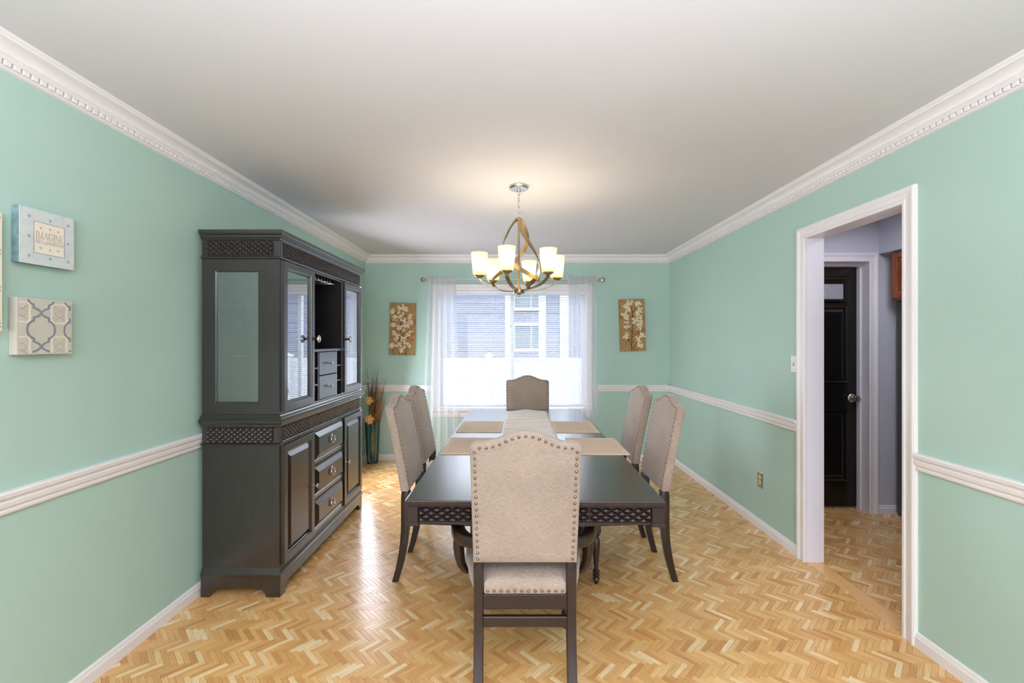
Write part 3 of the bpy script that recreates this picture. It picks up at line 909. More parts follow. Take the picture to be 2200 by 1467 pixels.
stack('cornice', [(1.975, 0.002), (1.980, 0.008), (1.986, 0.010), (1.990, 0.016), (2.002, 0.018), (2.006, 0.024), (2.012, 0.030), (2.028, 0.032), (2.031, 0.028)])
# carved diamond friezes
for z0, z1 in ((0.856, 0.936), (1.894, 1.972)):
    bm = new(); diamonds(bm, HY0 + 0.03, HY1 - 0.03, z0, z1, 70, 6, 0.008, mF); obj('carved_frieze', bm, E, hut, ho)
    bm = new(); frame_sweep(bm, (HY0 + 0.03, HY1 - 0.03, z0, z1), [(0, -0.01), (0, 0.003), (0.004, 0.005), (0.008, 0)], mF); obj('frieze_border', bm, E, hut, ho)
    bm = new(); diamonds(bm, HX0 + 0.03, HXF - 0.035, z0, z1, 22, 6, 0.007, mN); obj('carved_frieze', bm, E, hut, ho)
# upper case
bm = new()
for m_, nm in ((mN, 'near'), (mS, 'far')):
    bm = new()
    sx0, sx1, sz0, sz1 = -1.650, -1.407, 1.073, 1.808
    for a0, a1, b0, b1 in ((HX0, sx0, 1.01, 1.88), (sx1, HXF - 0.022, 1.01, 1.88), (sx0, sx1, 1.01, sz0), (sx0, sx1, sz1, 1.88)):
        prism(bm, [(a0, b0), (a1, b0), (a1, b1), (a0, b1)], m_, -0.02, 0.0)
    frame_sweep(bm, (sx0 + 0.006, sx1 - 0.006, sz0 + 0.006, sz1 - 0.006), [(0, -0.014), (0, -0.006), (0.006, -0.002), (0.008, -0.014)], m_)
    sp = obj('side_panel', bm, E, hut, ho)
    bm = new(); prism(bm, [(sx0, sz0), (sx1, sz0), (sx1, sz1), (sx0, sz1)], m_, -0.013, -0.010); obj('side_pane', bm, M['side_glass'], sp, ho)
bm = new(); box(bm, (HX0, HY0 + 0.02, 1.01), (HX0 + 0.012, HY1 - 0.02, 1.88)); obj('back_panel', bm, EI, hut, ho)
bm = new(); box(bm, (HX0, HY0, 1.88), (HXF, HY1, 1.985)); obj('frieze_board', bm, E, hut, ho)
bm = new(); box(bm, (HX0 + 0.012, HY0 + 0.02, 1.008), (HXF - 0.022, HY1 - 0.02, 1.022)); obj('case_floor', bm, EI, hut, ho)
for y in (D1, D2):
    bm = new(); box(bm, (HX0 + 0.012, y - 0.009, 1.02), (HXF - 0.022, y + 0.009, 1.88)); obj('divider', bm, EI, hut, ho)
bm = new()
for a0, a1 in ((HY0, HY0 + 0.012), (D1 - 0.010, D1 + 0.010), (D2 - 0.010, D2 + 0.010), (HY1 - 0.012, HY1)):
    box(bm, (HXF - 0.022, a0, 1.01), (HXF, a1, 1.88))
box(bm, (HXF - 0.0222, HY0 + 0.0115, 1.862), (HXF - 0.0004, HY1 - 0.0115, 1.8795)); box(bm, (HXF - 0.0222, HY0 + 0.0115, 1.0105), (HXF - 0.0004, HY1 - 0.0115, 1.022))
obj('face_frame', bm, E, hut, ho)
# glass shelves in the side sections
for y0, y1 in ((HY0 + 0.022, D1 - 0.011), (D2 + 0.011, HY1 - 0.022)):
    for z in (1.33, 1.615):
        bm = new(); box(bm, (HX0 + 0.014, y0, z), (HXF - 0.05, y1, z + 0.006)); obj('glass_shelf', bm, M['shelf_glass'], hut, ho)
def knob_oval(y, z, par, h=0.022, sc=1.0, mat=None):
    bm = new()
    lathe(bm, [(0.010 * sc, 0), (0.010 * sc, 0.003), (0.005 * sc, 0.006), (0.005 * sc, 0.016 * sc), (0.008 * sc, 0.020 * sc)], (HXF + h, y, z), 12, 'x')
    ball(bm, (HXF + h + 0.026 * sc, y, z), 0.012 * sc, 14, 10, (0.6, 1.0, 1.45))
    return obj('knob', bm, mat or M['nickel'], par, ho, 40)
# upper glazed doors
for i, (y0, y1) in enumerate(((HY0 + 0.014, D1 - 0.004), (D2 + 0.004, HY1 - 0.014))):
    z0, z1 = 1.026, 1.868
    fw = 0.052
    bm = new(); frame_sweep(bm, (y0 + fw, y1 - fw, z0 + fw, z1 - fw), [(0, 0), (0, 0.006), (0.004, 0.012), (0.010, 0.013), (0.012, 0.018), (0.016, 0.021), (fw - 0.002, 0.021), (fw, 0.019), (fw, 0)], mF)
    d = obj('glass_door', bm, E, hut, ho)
    bm = new(); prism(bm, [(y0 + fw - 0.004, z0 + fw - 0.004), (y1 - fw + 0.004, z0 + fw - 0.004), (y1 - fw + 0.004, z1 - fw + 0.004), (y0 + fw - 0.004, z1 - fw + 0.004)], mF, 0.001, 0.005); obj('pane', bm, M['hutch_glass'], d, ho)
    ky = (y1 - 0.024) if i == 0 else (y0 + 0.024)
    bm = new(); lathe(bm, [(0.012, 0), (0.012, 0.004), (0.006, 0.008), (0.007, 0.018), (0.013, 0.024), (0.004, 0.027)], (HXF + 0.021, ky, 1.432), 14, 'x'); kb = obj('knob', bm, M['brass_dark'], d, ho, 40)
    bm = new(); ball(bm, (HXF + 0.021 + 0.036, ky, 1.432), 0.017, 14, 10, (0.7, 1.1, 1.5)); obj('crystal', bm, M['crystal'], d, ho, 30)
# centre bay: shelf, cubbies, two small drawers
bm = new(); box(bm, (HX0 + 0.012, D1 + 0.009, 1.346), (HXF, D2 - 0.009, 1.364), 0.001); obj('bay_shelf', bm, E, hut, ho)
c0, c1 = D1 + 0.010, D2 - 0.010
u0, u1 = 2.988, 3.288
for y in (u0 - 0.008, u1 + 0.008):
    bm = new(); box(bm, (HX0 + 0.012, y - 0.006, 1.022), (HXF, y + 0.006, 1.346), 0.001); obj('bay_divider', bm, E, hut, ho)
for y0, y1 in ((c0, u0 - 0.014), (u1 + 0.014, c1)):
    for z in (1.128, 1.238):
        bm = new(); box(bm, (HX0 + 0.012, y0, z - 0.005), (HXF, y1, z + 0.005), 0.001); obj('cubby_shelf', bm, E, hut, ho)
for z0, z1 in ((1.026, 1.182), (1.187, 1.342)):
    bm = new(); box(bm, (HX0 + 0.1, u0 + 0.001, z0), (HXF + 0.003, u1 - 0.001, z1), 0.002); d = obj('small_drawer', bm, E, hut, ho)
    zc = (z0 + z1) / 2; yc = (u0 + u1) / 2
    bm = new(); lathe(bm, [(0.010, 0), (0.010, 0.003), (0.004, 0.006), (0.0045, 0.018), (0.010, 0.022), (0.011, 0.027), (0.008, 0.031), (0, 0.032)], (HXF + 0.003, yc, zc), 14, 'x'); obj('knob', bm, M['nickel'], d, ho, 40)
# stemware rails
for y in (2.96, 3.06, 3.16, 3.26):
    bm = new()
    pts = [(HXF - 0.03, y - 0.022, 1.862), (HXF - 0.03, y - 0.022, 1.838), (HXF - 0.012, y - 0.022, 1.832), (HXF - 0.3, y - 0.022, 1.832)]
    tube(bm, [(HXF - 0.31, y - 0.022, 1.862), (HXF - 0.31, y - 0.022, 1.834), (HXF - 0.02, y - 0.022, 1.832), (HXF - 0.012, y - 0.016, 1.832), (HXF - 0.012, y + 0.016, 1.832), (HXF - 0.02, y + 0.022, 1.832), (HXF - 0.31, y + 0.022, 1.834), (HXF - 0.31, y + 0.022, 1.862)], 0.0032, 6)
    tube(bm, [(HXF - 0.045, y - 0.022, 1.833), (HXF - 0.045, y - 0.022, 1.864)], 0.003, 6); tube(bm, [(HXF - 0.045, y + 0.022, 1.833), (HXF - 0.045, y + 0.022, 1.864)], 0.003, 6)
    obj('stemware_rail', bm, M['nickel'], hut, ho, 40)
# lower doors and drawers
def panel_door(y0, y1, z0, z1, ky):
    fw = 0.052
    bm = new(); frame_sweep(bm, (y0 + fw, y1 - fw, z0 + fw, z1 - fw), [(0, 0), (0, 0.008), (0.004, 0.014), (0.010, 0.016), (0.013, 0.021), (fw - 0.002, 0.021), (fw, 0.019), (fw, 0)], mF)
    d = obj('door', bm, E, hut, ho)
    q = fw + 0.003
    bm = new(); frustum(bm, (y0 + q, y1 - q, z0 + q, z1 - q), 0.004, (y0 + q + 0.026, y1 - q - 0.026, z0 + q + 0.026, z1 - q - 0.026), 0.018, mF, 0.0); obj('raised_panel', bm, E, d, ho)
    knob_oval(ky, 0.492, d)
panel_door(HY0 + 0.014, D1 - 0.004, 0.166, 0.834, D1 - 0.026)
panel_door(D2 + 0.004, HY1 - 0.014, 0.166, 0.834, D2 + 0.026)
bm = new()
for z0, z1 in ((0.164, 0.184), (0.384, 0.402), (0.606, 0.624)):
    box(bm, (HXF - 0.002, D1 + 0.002, z0), (HXF + 0.008, D2 - 0.002, z1), 0.003)
for y in (D1, D2):
    box(bm, (HXF - 0.002, y - 0.004, 0.164), (HXF + 0.004, y + 0.010 if y == D1 else y + 0.004, 0.836))
obj('drawer_rails', bm, E, hut, ho)
for z0, z1 in ((0.186, 0.382), (0.404, 0.604), (0.626, 0.832)):
    y0, y1 = D1 + 0.012, D2 - 0.006
    bm = new(); frame_sweep(bm, (y0 + 0.012, y1 - 0.012, z0 + 0.012, z1 - 0.012), [(0, 0), (0, 0.004), (0.005, 0.009), (0.011, 0.010), (0.012, 0)], mF)
    frustum(bm, (y0 + 0.014, y1 - 0.014, z0 + 0.014, z1 - 0.014), 0.006, (y0 + 0.042, y1 - 0.042, z0 + 0.046, z1 - 0.046), 0.024, mF, 0.0)
    d = obj('drawer', bm, E, hut, ho)
    yc, zc = (y0 + y1) / 2, (z0 + z1) / 2 + 0.012
    bm = new(); lathe(bm, [(0.017, 0), (0.017, 0.003), (0.012, 0.006), (0.006, 0.008), (0.006, 0.014), (0.009, 0.017), (0.009, 0.022), (0, 0.024)], (HXF + 0.024, yc, zc + 0.008), 16, 'x')
    ring = [(HXF + 0.040 + 0.004 * math.sin(a) - 0.004, yc + 0.024 * math.sin(a), zc - 0.012 + 0.024 * math.cos(a)) for a in [2 * PI * k / 20 for k in range(20)]]
    tube(bm, ring, 0.0038, 8, closed=True)
    obj('ring_pull', bm, M['nickel'], d, ho, 40)

# ------------------------------------------------------------------ dining table
TX, TY, TROT = 0.108, 3.022, -0.0131
tab = thing('dining_table', 'long espresso dining table with carved diamond apron in the middle of the room', 'table', (TX, TY, 0), TROT)
HWd, HLn, TZ = 0.528, 1.217, 0.770
bm = new(); box(bm, (-HWd, -HLn, TZ - 0.020), (HWd, HLn, TZ), 0.004, 2); obj('tabletop', bm, M['espresso_top'], tab)
bm = new(); box(bm, (-HWd + 0.008, -HLn + 0.008, TZ - 0.030), (HWd - 0.008, HLn - 0.008, TZ - 0.020), 0.003); obj('top_moulding', bm, M['table_wood'], tab)
for sx in (-1, 1):
    for sy in (-1, 1):
        bm = new(); cx, cy = sx * (HWd - 0.030), sy * (HLn - 0.030)
        box(bm, (cx - 0.024, cy - 0.024, 0.676), (cx + 0.024, cy + 0.024, TZ - 0.028), 0.003)
        box(bm, (cx - 0.028, cy - 0.028, 0.664), (cx + 0.028, cy + 0.028, 0.678), 0.004)
        obj('corner_block', bm, M['table_wood'], tab)
for s in (-1, 1):
    mE = (lambda s: lambda a, b, h: (a, s * (HLn - 0.020 + h), b))(s)
    ins = HWd - 0.055
    bm = new()
    a = [(-ins, 0.672), (-ins, TZ - 0.028), (ins, TZ - 0.028), (ins, 0.672)]
    for k in range(1, 16):
        x = ins - 2 * ins * k / 16
        a.append((x, 0.672 - 0.016 * (1 - (x / ins) ** 2)))
    prism(bm, a, mE, -0.03, -0.004)
    box(bm, *((lambda y0, y1: ((-ins, min(y0, y1), 0.670), (ins, max(y0, y1), 0.680)))(s * (HLn - 0.026), s * (HLn - 0.014))))
    ap = obj('end_apron', bm, M['table_wood'], tab)
    for x0, x1, n in ((-ins + 0.004, -0.226, 11), (-0.220, 0.220, 20), (0.226, ins - 0.004, 11)):
        bm = new(); diamonds(bm, x0, x1, 0.683, TZ - 0.032, n, 4, 0.010, lambda a, b, h: mE(a, b, h - 0.004)); obj('carved_frieze', bm, M['table_wood'], ap)
    mSd = (lambda s: lambda a, b, h: (s * (HWd - 0.020 + h), a, b))(s)
    insl = HLn - 0.055
    bm = new(); prism(bm, [(-insl, 0.672), (insl, 0.672), (insl, TZ - 0.028), (-insl, TZ - 0.028)], mSd, -0.03, -0.004)
    ap = obj('side_apron', bm, M['table_wood'], tab)
    bm = new(); diamonds(bm, -insl + 0.004, insl - 0.004, 0.683, TZ - 0.032, 100, 4, 0.010, lambda a, b, h: mSd(a, b, h - 0.004)); obj('carved_frieze', bm, M['table_wood'], ap)
# twin pedestals carrying the top
for sy in (-0.36, 0.36):
    bm = new()
    box(bm, (-0.14, sy - 0.06, 0.66), (0.14, sy + 0.06, TZ - 0.029), 0.004)
    lathe(bm, [(0.075, 0.06), (0.08, 0.10), (0.055, 0.14), (0.05, 0.18), (0.07, 0.26), (0.085, 0.36), (0.07, 0.46), (0.048, 0.54), (0.06, 0.58), (0.075, 0.62), (0.08, 0.662)], (0, sy, 0), 20)
    obj('pedestal', bm, M['table_wood'], tab, None, 40)
    for sx in (-1, 1):
        bm = new(); section_sweep(bm, [(sx * 0.03, sy, 0.14), (sx * 0.09, sy, 0.12), (sx * 0.15, sy, 0.07), (sx * 0.19, sy, 0.022)], rect_sec(0.055, 0.05), up=(0, 0, 1)); box(bm, (sx * 0.19 - 0.03, sy - 0.03, 0), (sx * 0.19 + 0.03, sy + 0.03, 0.03), 0.005); obj('foot', bm, M['table_wood'], tab)
bm = new(); box(bm, (-0.03, -0.32, 0.115), (0.03, 0.32, 0.165), 0.005); obj('stretcher', bm, M['table_wood'], tab)

def on_table(x, y):
    c, s = math.cos(TROT), math.sin(TROT)
    return (TX + c * x - s * y, TY + s * x + c * y)
# runner, lying along the table with a pointed end
bm = new(); nx, ny = 16, 150
y0r, y1r = -1.16, 1.185
grid = []
rr = random.Random(5)
for j in range(ny + 1):
    row = []
    yy = y0r + (y1r - y0r) * j / ny
    for i in range(nx + 1):
        u = -1 + 2 * i / nx
        pt = 0.11 * abs(u)
        ya = max(y0r + pt, min(y1r - pt, yy))
        zz = 0.003 + 0.0022 * (math.sin(ya * 60 + 0.8 * math.sin(u * 2 + ya * 3)) * 0.5 + 0.5) + 0.0012 * math.sin(ya * 23 + u * 1.5) + 0.0012
        row.append(bm.verts.new((u * 0.185, ya, zz)))
    grid.append(row)
for j in range(ny):
    for i in range(nx):
        if (grid[j][i].co - grid[j + 1][i].co).length < 1e-7 and (grid[j][i + 1].co - grid[j + 1][i + 1].co).length < 1e-7: continue
        poly(bm, (grid[j][i], grid[j][i + 1], grid[j + 1][i + 1], grid[j + 1][i]))
bmesh.ops.remove_doubles(bm, verts=bm.verts, dist=1e-5)
p = on_table(0.012, 0)
o = obj('table_runner', bm, M['runner'], None, None, 60); o.location = (p[0], p[1], TZ + 0.0003); o.rotation_euler = (0, 0, TROT)
tag(o, 'pale pleated table runner with a pointed end along the middle of the table', 'table runner')
sm = o.modifiers.new('thickness', 'SOLIDIFY'); sm.thickness = 0.0012; sm.offset = 1

def placemat(lx, ly, label):
    x, y = on_table(lx, ly)
    t = thing('placemat', label, 'placemat', (x, y, TZ), TROT, 'placemats on the table')
    w, l = 0.162, 0.217
    bm = new(); n = 10
    def z(a, b): return 0.004 + 0.0012 * math.sin(a * 9 + lx * 7) * math.sin(b * 8 + ly)
    for (x0, x1, y0, y1, nm, mt, dz) in ((-w + 0.028, w - 0.028, -l + 0.028, l - 0.028, 'field', M['placemat'], 0.0),):
        g = [[bm.verts.new((x0 + (x1 - x0) * i / n, y0 + (y1 - y0) * j / n, z(x0 + (x1 - x0) * i / n, y0 + (y1 - y0) * j / n) - 0.0006)) for i in range(n + 1)] for j in range(n + 1)]
        for j in range(n):
            for i in range(n): poly(bm, (g[j][i], g[j][i + 1], g[j + 1][i + 1], g[j + 1][i]))
    o = obj('field', bm, M['placemat'], t, None, 60)
    bm = new(); frame_sweep(bm, (-w + 0.03, w - 0.03, -l + 0.03, l - 0.03), [(0, 0.0005), (0, 0.0046), (0.004, 0.0052), (0.028, 0.0050), (0.030, 0.0040), (0.030, 0.0005)], lambda a, b, h: (a, b, h)); obj('hem', bm, M['hem'], t)
placemat(-0.350, -0.262, 'tan hemmed placemat before the near chair on the cabinet side of the table')
placemat(0.408, -0.262, 'tan hemmed placemat before the near chair on the doorway side of the table')
placemat(-0.345, 0.352, 'tan hemmed placemat before the far chair on the cabinet side of the table')
placemat(0.352, 0.352, 'tan hemmed placemat before the far chair on the doorway side of the table')

# ------------------------------------------------------------------ dining chairs
def yrear(z):
    """rear line of the chair back / rear leg: straight at mid height, leaning back above, splayed below"""
    if z < 0.36:
        return -0.062 * ((0.36 - z) / 0.36) ** 1.9
    if z < 0.50: return 0.0
    return -0.105 * ((z - 0.50) / 0.55) ** 1.12
def top_z(x):
    a = abs(x)
    h = 1.034
    if a < 0.165: h += 0.046 * (0.5 + 0.5 * math.cos(PI * a / 0.165)) ** 0.9
    if a > 0.192: h -= 0.014 * ((a - 0.192) / 0.02) ** 2
    return h
def cushion(bm, nu, nv, P, lv, mp):
    """Closed pillow-like slab: lv = list of (inset, height fn or value); first and last are capped by grids."""
    us = [-1 + 2 * i / nu for i in range(nu + 1)]; vs = [j / nv for j in range(nv + 1)]
    def grid(e, h):
        return [[bm.verts.new(mp(*P(u, v, e), h(u, v) if callable(h) else h)) for u in us] for v in vs]
    def border(g):
        return [g[0][i] for i in range(nu + 1)] + [g[j][nu] for j in range(1, nv + 1)] + [g[nv][i] for i in range(nu - 1, -1, -1)] + [g[j][0] for j in range(nv - 1, 0, -1)]
    def ring(e, h):
        L = [(us[i], 0) for i in range(nu + 1)] + [(1, vs[j]) for j in range(1, nv + 1)] + [(us[i], 1) for i in range(nu - 1, -1, -1)] + [(-1, vs[j]) for j in range(nv - 1, 0, -1)]
        return [bm.verts.new(mp(*P(u, v, e), h(u, v) if callable(h) else h)) for u, v in L]
    g0 = grid(*lv[0]); g1 = grid(*lv[-1])
    loops = [border(g0)] + [ring(*l) for l in lv[1:-1]] + [border(g1)]
    for g, flip in ((g0, True), (g1, False)):
        for j in range(nv):
            for i in range(nu):
                q = (g[j][i], g[j][i + 1], g[j + 1][i + 1], g[j + 1][i])
                poly(bm, q[::-1] if flip else q)
    for a, b in zip(loops[:-1], loops[1:]):
        n = len(a)
        for k in range(n):
            poly(bm, (a[k], a[(k + 1) % n], b[(k + 1) % n], b[k]))
ZB0 = 0.535
def backP(u, v, e):
    hw = 0.207 + 0.006 * v
    x = u * (hw - e)
    zt = top_z(u * hw) - e
    return x, ZB0 + e + (zt - ZB0 - e) * v
def back_map(x, z, h):
    return (x, yrear(z) + h, z)
bulge = lambda u, v: 0.052 + 0.020 * (1 - abs(u) ** 3.2) * (1 - abs(2 * v - 1) ** 3.5)

nail_bm = new()
lathe(nail_bm, [(0.0062, 0.0), (0.0058, 0.0022), (0.0040, 0.0042), (0.0, 0.0052)], (0, 0, 0), 10, 'z', cap=False)
bmesh.ops.recalc_face_normals(nail_bm, faces=nail_bm.faces)
nail_me = bpy.data.meshes.new('nailhead'); nail_bm.to_mesh(nail_me); nail_bm.free(); nail_me.materials.append(M['pewter'])
nail_me.polygons.foreach_set('use_smooth', [True] * len(nail_me.polygons))
def nail(p, n, parent):
    o = bpy.data.objects.new('nailhead', nail_me)
    o.rotation_mode = 'QUATERNION'
    o.rotation_quaternion = Vector(n).normalized().to_track_quat('Z', 'Y')
    o.location = p
    col.objects.link(o); o.parent = parent
def edge_path(e):
    L = []
    for j in range(17): L.append((backP(-1, j / 16 * 0.999, e)))
    for i in range(1, 32): L.append(backP(-1 + 2 * i / 32, 1, e))
    for j in range(17): L.append(backP(1, 1 - j / 16 * 0.999, e))
    return L
def resample(L, step):
    P = [Vector((a, b)) for a, b in L]
    tot = sum((b - a).length for a, b in zip(P[:-1], P[1:]))
    n = round(tot / step); out = []
    seg = 0; acc = 0.0
    for k in range(n + 1):
        d = tot * k / n
        while seg < len(P) - 2 and acc + (P[seg + 1] - P[seg]).length < d - 1e-9:
            acc += (P[seg + 1] - P[seg]).length; seg += 1
        l = (P[seg + 1] - P[seg]).length
        out.append(P[seg].lerp(P[seg + 1], (d - acc) / l if l > 0 else 0))
    return out

def make_chair(name, label, arms, rear_nails, group):
    r = thing(name, label, 'chair', (0, 0, 0), 0, group)
    bm = new()
    cushion(bm, 28, 18, backP, [(0.008, 0.0), (0.001, 0.006), (0.0, 0.014), (0.0, 0.040), (0.004, 0.049), (0.012, bulge)], back_map)
    b = obj('backrest', bm, M['linen'], r, None, 50)
    if rear_nails:
        for p in resample(edge_path(0.019), 0.0262):
            nail((p.x, yrear(p.y) - 0.0003, p.y), (0, -1, 0), b)
    else:
        for p in resample(edge_path(0.010), 0.0262):
            nail((p.x, yrear(p.y) + 0.051, p.y), (0, 1, 0.1), b)
    # seat
    def seatP(u, v, e):
        yv = 0.006 + v * 0.474
        hw = 0.163 + (0.044 if yv > 0.046 else 0.0) + 0.060 * min(1, max(0, (yv - 0.046) / 0.27)) ** 0.75
        if v > 0.85: hw -= 0.02 * ((v - 0.85) / 0.15) ** 2
        return u * (hw - e), 0.006 + e + v * (0.474 - 2 * e)
    bm = new()
    crown_ = lambda u, v: 0.468 + 0.026 * (1 - abs(u) ** 3) * (1 - abs(2 * v - 1) ** 3)
    cushion(bm, 20, 22, seatP, [(0.006, 0.404), (0.0, 0.410), (0.0, 0.448), (0.006, 0.460), (0.018, crown_)], lambda a, b_, h: (a, b_, h))
    s = obj('seat', bm, M['linen'], r, None, 50)
    if rear_nails:
        for k in range(12):
            nail((-0.150 + 0.300 * k / 11, 0.0055, 0.420), (0, -1, 0.1), s)
    # rails
    bm = new()
    box(bm, (-0.17, 0.004, 0.346), (0.17, 0.028, 0.405), 0.002); box(bm, (-0.225, 0.43, 0.346), (0.225, 0.455, 0.405), 0.002)
    for sx in (-1, 1):
        section_sweep(bm, [(sx * 0.175, 0.02, 0.3755), (sx * 0.205, 0.12, 0.3755), (sx * 0.232, 0.44, 0.3755)], rect_sec(0.059, 0.022), up=(0, 0, 1))
    obj('seat_rail', bm, M['chair_wood'], r)
    bm = new(); box(bm, (-0.17, 0.004, 0.274), (0.17, 0.026, 0.316), 0.003); obj('stretcher', bm, M['chair_wood'], r)
    for sx in (-1, 1):
        bm = new(); pts, sc = [], []
        for k in range(22):
            z = 0.0 + 0.58 * k / 21
            pts.append((sx * (0.184 + 0.004 * z), yrear(z) + (0.022 if z < 0.5 else 0.022 + 0.006), z))
        rings = []
        for (x, y, z) in pts:
            dpt = 0.017 + 0.008 * min(1, z / 0.35)
            rings.append([bm.verts.new((x + a * 0.019, y + c * dpt, z)) for a, c in ((-1, -0.85), (-0.85, -1), (0.85, -1), (1, -0.85), (1, 0.85), (0.85, 1), (-0.85, 1), (-1, 0.85))])
        for a, c in zip(rings[:-1], rings[1:]):
            for k in range(8): poly(bm, (a[k], a[(k + 1) % 8], c[(k + 1) % 8], c[k]))
        poly(bm, rings[0][::-1]); poly(bm, rings[-1])
        # keep the leg inside the upholstery above
        for v in bm.verts:
            if v.co.z > 0.54: v.co.y = min(max(v.co.y, yrear(v.co.z) + 0.012), yrear(v.co.z) + 0.040)
        obj('rear_leg', bm, M['chair_wood'], r, None, 40)
        bm = new(); cx, cy = sx * 0.212, 0.432
        box(bm, (cx - 0.024, cy - 0.024, 0.30), (cx + 0.024, cy + 0.024, 0.402), 0.003)
        lathe(bm, [(0.010, 0.0), (0.015, 0.018), (0.021, 0.028), (0.019, 0.038), (0.014, 0.042), (0.021, 0.050), (0.021, 0.058), (0.014, 0.064), (0.021, 0.072), (0.021, 0.080), (0.013, 0.088), (0.0125, 0.10), (0.017, 0.15), (0.022, 0.20), (0.024, 0.235), (0.020, 0.262), (0.013, 0.275), (0.020, 0.283), (0.023, 0.292), (0.022, 0.302)], (cx, cy, 0), 16)
        obj('front_leg', bm, M['chair_wood'], r, None, 40)
        if arms:
            bm = new()
            pts = [(sx * 0.195, 0.030, 0.604), (sx * 0.235, 0.052, 0.602), (sx * 0.270, 0.10, 0.600), (sx * 0.290, 0.17, 0.600), (sx * 0.293, 0.25, 0.602), (sx * 0.288, 0.33, 0.602)]
            sec = [(-0.030, -0.016), (-0.022, -0.025), (0.020, -0.026), (0.028, -0.018), (0.031, 0), (0.028, 0.018), (0.020, 0.026), (-0.022, 0.025), (-0.030, 0.016)]
            section_sweep(bm, pts, sec, up=(0, 0, 1), scales=[0.7, 0.85, 1, 1.05, 1.1, 0.95])
            obj('arm', bm, M['chair_wood'], r, None, 50)
            bm = new()
            pp = [(sx * 0.290, 0.235, 0.59), (sx * 0.290, 0.235, 0.572), (sx * 0.291, 0.236, 0.555), (sx * 0.293, 0.238, 0.525), (sx * 0.293, 0.24, 0.49), (sx * 0.290, 0.243, 0.45), (sx * 0.282, 0.246, 0.41), (sx * 0.268, 0.248, 0.385), (sx * 0.25, 0.25, 0.37)]
            tube(bm, pp, 0.024, 12, scales=[0.75, 0.7, 0.85, 1.0, 1.05, 1.0, 0.85, 0.7, 0.5])
            obj('arm_post', bm, M['chair_wood'], r, None, 60)
    return r
G = 'upholstered dining chairs around the table'
c1 = make_chair('dining_chair', 'beige linen armchair at the near end of the table, nailhead back toward the viewer', True, True, G)
c1.location = (0.052, 1.778, 0)
c2 = make_chair('dining_chair', 'beige linen armchair at the far end of the table, in front of the window', True, False, G)
c2.location = (0.153, 4.375, 0); c2.rotation_euler = (0, 0, PI)
c3 = make_chair('dining_chair', 'near beige side chair on the cabinet side of the table', False, False, G)
c3.location = (-0.648, 2.83, 0); c3.rotation_euler = (0, 0, -PI / 2 - 0.01)
dup(c3, (-0.668, 3.425, 0), -PI / 2 - 0.02, 'far beige side chair on the cabinet side of the table')
dup(c3, (0.922, 2.83, 0), PI / 2 + 0.01, 'near beige side chair on the doorway side of the table')
dup(c3, (0.917, 3.425, 0), PI / 2 - 0.01, 'far beige side chair on the doorway side of the table')

# ------------------------------------------------------------------ chandelier
CX, CY = 0.045, 2.95
ch = thing('chandelier', 'six-light champagne metal chandelier with frosted cup shades above the table', 'chandelier', (CX, CY, 1.72))
co = ch.location
bm = new(); lathe(bm, [(0.0, 2.4405), (0.063, 2.4405), (0.063, 2.424), (0.058, 2.418), (0.012, 2.416), (0.010, 2.402), (0.006, 2.398), (0.0, 2.397)], (CX, CY, 0), 32); obj('canopy', bm, M['nickel'], ch, co, 40)
k = 0
zc = 2.392
while zc > 2.235:
    bm = new(); a = PI / 2 * (k % 2) + 0.4
    L = [(CX + 0.0075 * math.cos(th) * math.cos(a), CY + 0.0075 * math.cos(th) * math.sin(a), zc + 0.0145 * math.sin(th)) for th in [2 * PI * i / 14 for i in range(14)]]
    tube(bm, L, 0.0019, 6, closed=True)
    obj('chain_link', bm, M['nickel'], ch, co, 60)
    zc -= 0.0205; k += 1
bm = new(); lathe(bm, [(0.0, 2.236), (0.010, 2.232), (0.014, 2.222), (0.016, 2.200), (0.008, 2.190), (0.0065, 2.18), (0.0065, 1.78), (0.012, 1.772), (0.012, 1.76), (0.034, 1.758), (0.036, 1.756), (0.036, 1.732), (0.034, 1.729), (0.018, 1.729), (0.016, 1.724), (0.007, 1.722), (0.006, 1.710), (0.0, 1.708)], (CX, CY, 0), 24); obj('stem', bm, M['champagne'], ch, co, 40)
RS = 0.262
def pol(phi, r, z):
    a = math.radians(phi)
    return Vector((CX + r * math.sin(a), CY - r * math.cos(a), z))
ZS0, ZS1 = 1.842, 1.988
